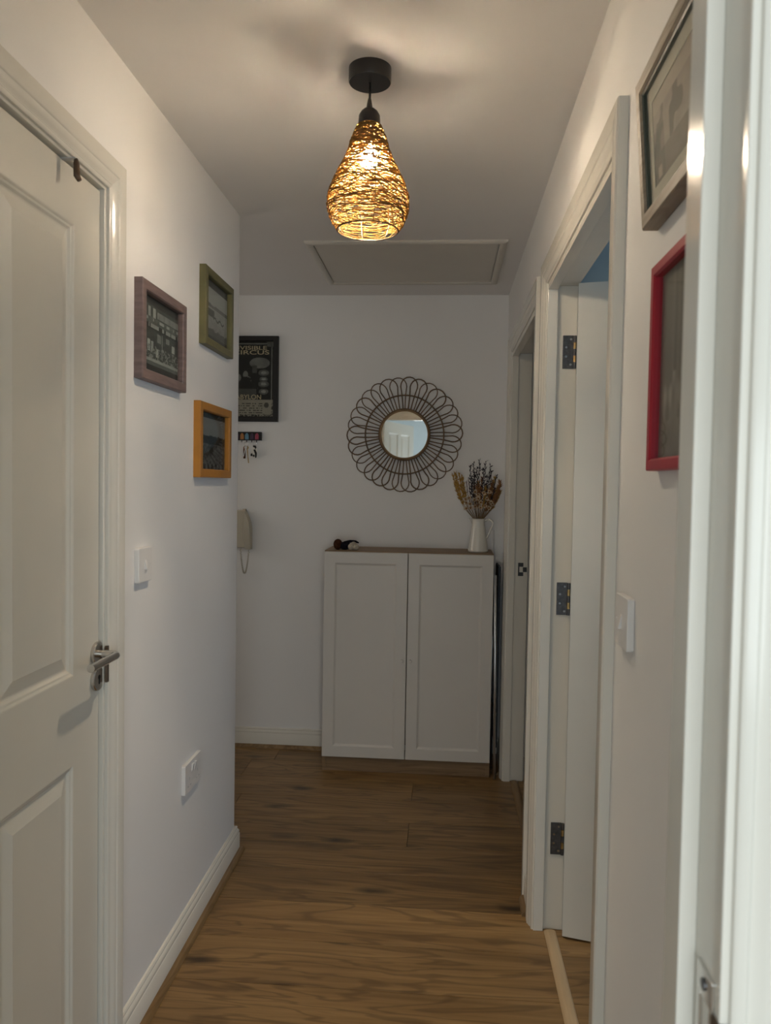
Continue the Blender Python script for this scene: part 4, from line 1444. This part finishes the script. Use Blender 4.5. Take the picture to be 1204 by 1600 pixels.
# ------------------------------------------------------------------ key rack, keys, entry phone (end wall)
KX1, KX0 = -0.937, -1.150
kr = thing('key_rack', ((KX0 + KX1) / 2, YB, 1.594), 'narrow black key rack with coloured hooks under the poster', 'key rack')
MB().box(KX0, KX1, YB - 0.016, YB, 1.594, 1.637).build('backboard', M['black'], kr, bevel=0.0015)
for x, mt in ((-0.960, 'hookred'), (-0.985, 'hookviolet'), (-1.012, 'hookblue'), (-1.037, 'hookorange'), (-1.064, 'hookviolet'), (-1.090, 'hookblue'), (-1.116, 'hookred')):
    h_ = MB().poly([(x - 0.0095, 1.598), (x + 0.0095, 1.598), (x + 0.0095, 1.620), (x + 0.004, 1.630), (x - 0.004, 1.630), (x - 0.0095, 1.620)], lambda a, b, t: (a, YB - t, b), 0.0155, 0.0215).build('hook_tab', M[mt], kr, bevel=0.001)
    MB().tube([(x, YB - 0.018, 1.600), (x, YB - 0.019, 1.588), (x, YB - 0.024, 1.583), (x, YB - 0.030, 1.587), (x, YB - 0.031, 1.592)], 0.0014, 6).build('hook_wire', M['hinge'], h_, smooth=True)


def key_shape(x, z, ln, ang, mat, parent, y):
    m = MB()
    pr_ = [(0.008 * math.cos(a), 0.008 * math.sin(a)) for a in [math.radians(d) for d in range(-60, 241, 30)]]
    out = pr_ + [(-0.0028, -0.008), (-0.0028, -ln), (0.0, -ln - 0.003), (0.0028, -ln + 0.001)] + [v for i in range(4) for v in ((0.0028, -ln + 0.005 + i * 0.006), (0.0012, -ln + 0.008 + i * 0.006))] + [(0.0028, -0.008)]
    c, s_ = math.cos(ang), math.sin(ang)
    m.poly(out, lambda a, b, t: (x + a * c - b * s_, y - t, z + a * s_ + b * c), 0, 0.0022)
    return m.build('key', mat, parent)


kb = thing('key_bunch', (-1.012, YB - 0.026, 1.47), 'bunch of metal keys hanging from the blue hook', 'keys')
MB().tube([(-1.012 + 0.011 * math.cos(2 * PI * i / 20), YB - 0.027, 1.574 + 0.011 * math.sin(2 * PI * i / 20)) for i in range(20)], 0.001, 5, closed=True).build('key_ring', M['polish'], kb, smooth=True)
key_shape(-1.020, 1.556, 0.050, -0.10, M['copper'], kb, YB - 0.024)
key_shape(-1.009, 1.556, 0.078, 0.10, M['brass'], kb, YB - 0.020)
key_shape(-1.014, 1.556, 0.046, -0.25, M['polish'], kb, YB - 0.029)
MB().box(-1.030, -1.018, YB - 0.022, YB - 0.016, 1.500, 1.560).build('leather_fob', M['plushbrown'], kb, bevel=0.002)
kc = thing('keyring_charm', (-0.972, YB - 0.026, 1.50), 'small black and white keyring charm hanging beside the keys', 'keyring')
MB().tube([(-0.968 + 0.009 * math.cos(2 * PI * i / 18), YB - 0.027, 1.578 + 0.009 * math.sin(2 * PI * i / 18)) for i in range(18)], 0.001, 5, closed=True).build('key_ring', M['polish'], kc, smooth=True)
MB().poly([(-0.978, 1.505), (-0.962, 1.502), (-0.956, 1.520), (-0.958, 1.545), (-0.962, 1.566), (-0.972, 1.570), (-0.980, 1.562), (-0.982, 1.545), (-0.992, 1.525), (-0.990, 1.512)], lambda a, b, t: (a, YB - t, b), 0.022, 0.026).build('charm_plate', M['enamel'], kc, bevel=0.001)
m = MB()
for out in ([(-0.978, 1.568), (-0.963, 1.566), (-0.960, 1.556), (-0.966, 1.548), (-0.969, 1.556), (-0.978, 1.560)], [(-0.976, 1.545), (-0.966, 1.548), (-0.957, 1.528), (-0.960, 1.505), (-0.966, 1.504), (-0.968, 1.526)], [(-0.990, 1.523), (-0.982, 1.528), (-0.978, 1.512), (-0.990, 1.513)], [(-0.978, 1.520), (-0.970, 1.520), (-0.968, 1.510), (-0.977, 1.509)]):
    m.poly(out, lambda a, b, t: (a, YB - t, b), 0.0258, 0.0268)
m.build('charm_drawing', M['black'], kc)

ph = thing('entry_phone', (-1.03, YB, 1.03), 'cream wall entry phone with curved handset and hanging cord', 'entry phone')
MB().box(-1.090, -1.012, YB - 0.030, YB, 1.040, 1.235).build('base_unit', M['cream'], ph, bevel=0.006)
hs = []
for k in range(13):
    t = k / 12
    z = 1.034 + 0.208 * t
    xr_ = -0.976 - 0.040 * max(0, (t - 0.42) / 0.58) ** 2.2
    xl_ = -1.010 - 0.006 * math.sin(t * PI)
    yo_ = 0.052 + 0.016 * math.sin(t * PI)
    hs.append([(xl_, YB - 0.026, z), (xr_, YB - 0.026, z), (xr_, YB - yo_ + 0.006, z), (xr_ - 0.006, YB - yo_, z), (xl_ + 0.004, YB - yo_, z), (xl_, YB - yo_ + 0.006, z)])
MB().sweep(hs).build('handset', M['cream'], ph, auto=True)
cp = []
for k in range(160):
    t = k / 159
    x = -0.992 - 0.045 * t
    z = 1.036 - 0.128 * math.sin(PI * t) ** 0.8
    a = t * 2 * PI * 34
    cp.append((x + 0.0035 * math.cos(a), YB - 0.030 + 0.0035 * math.sin(a), z))
MB().tube(cp, 0.0018, 4).build('cord', M['cream'], ph, smooth=True)
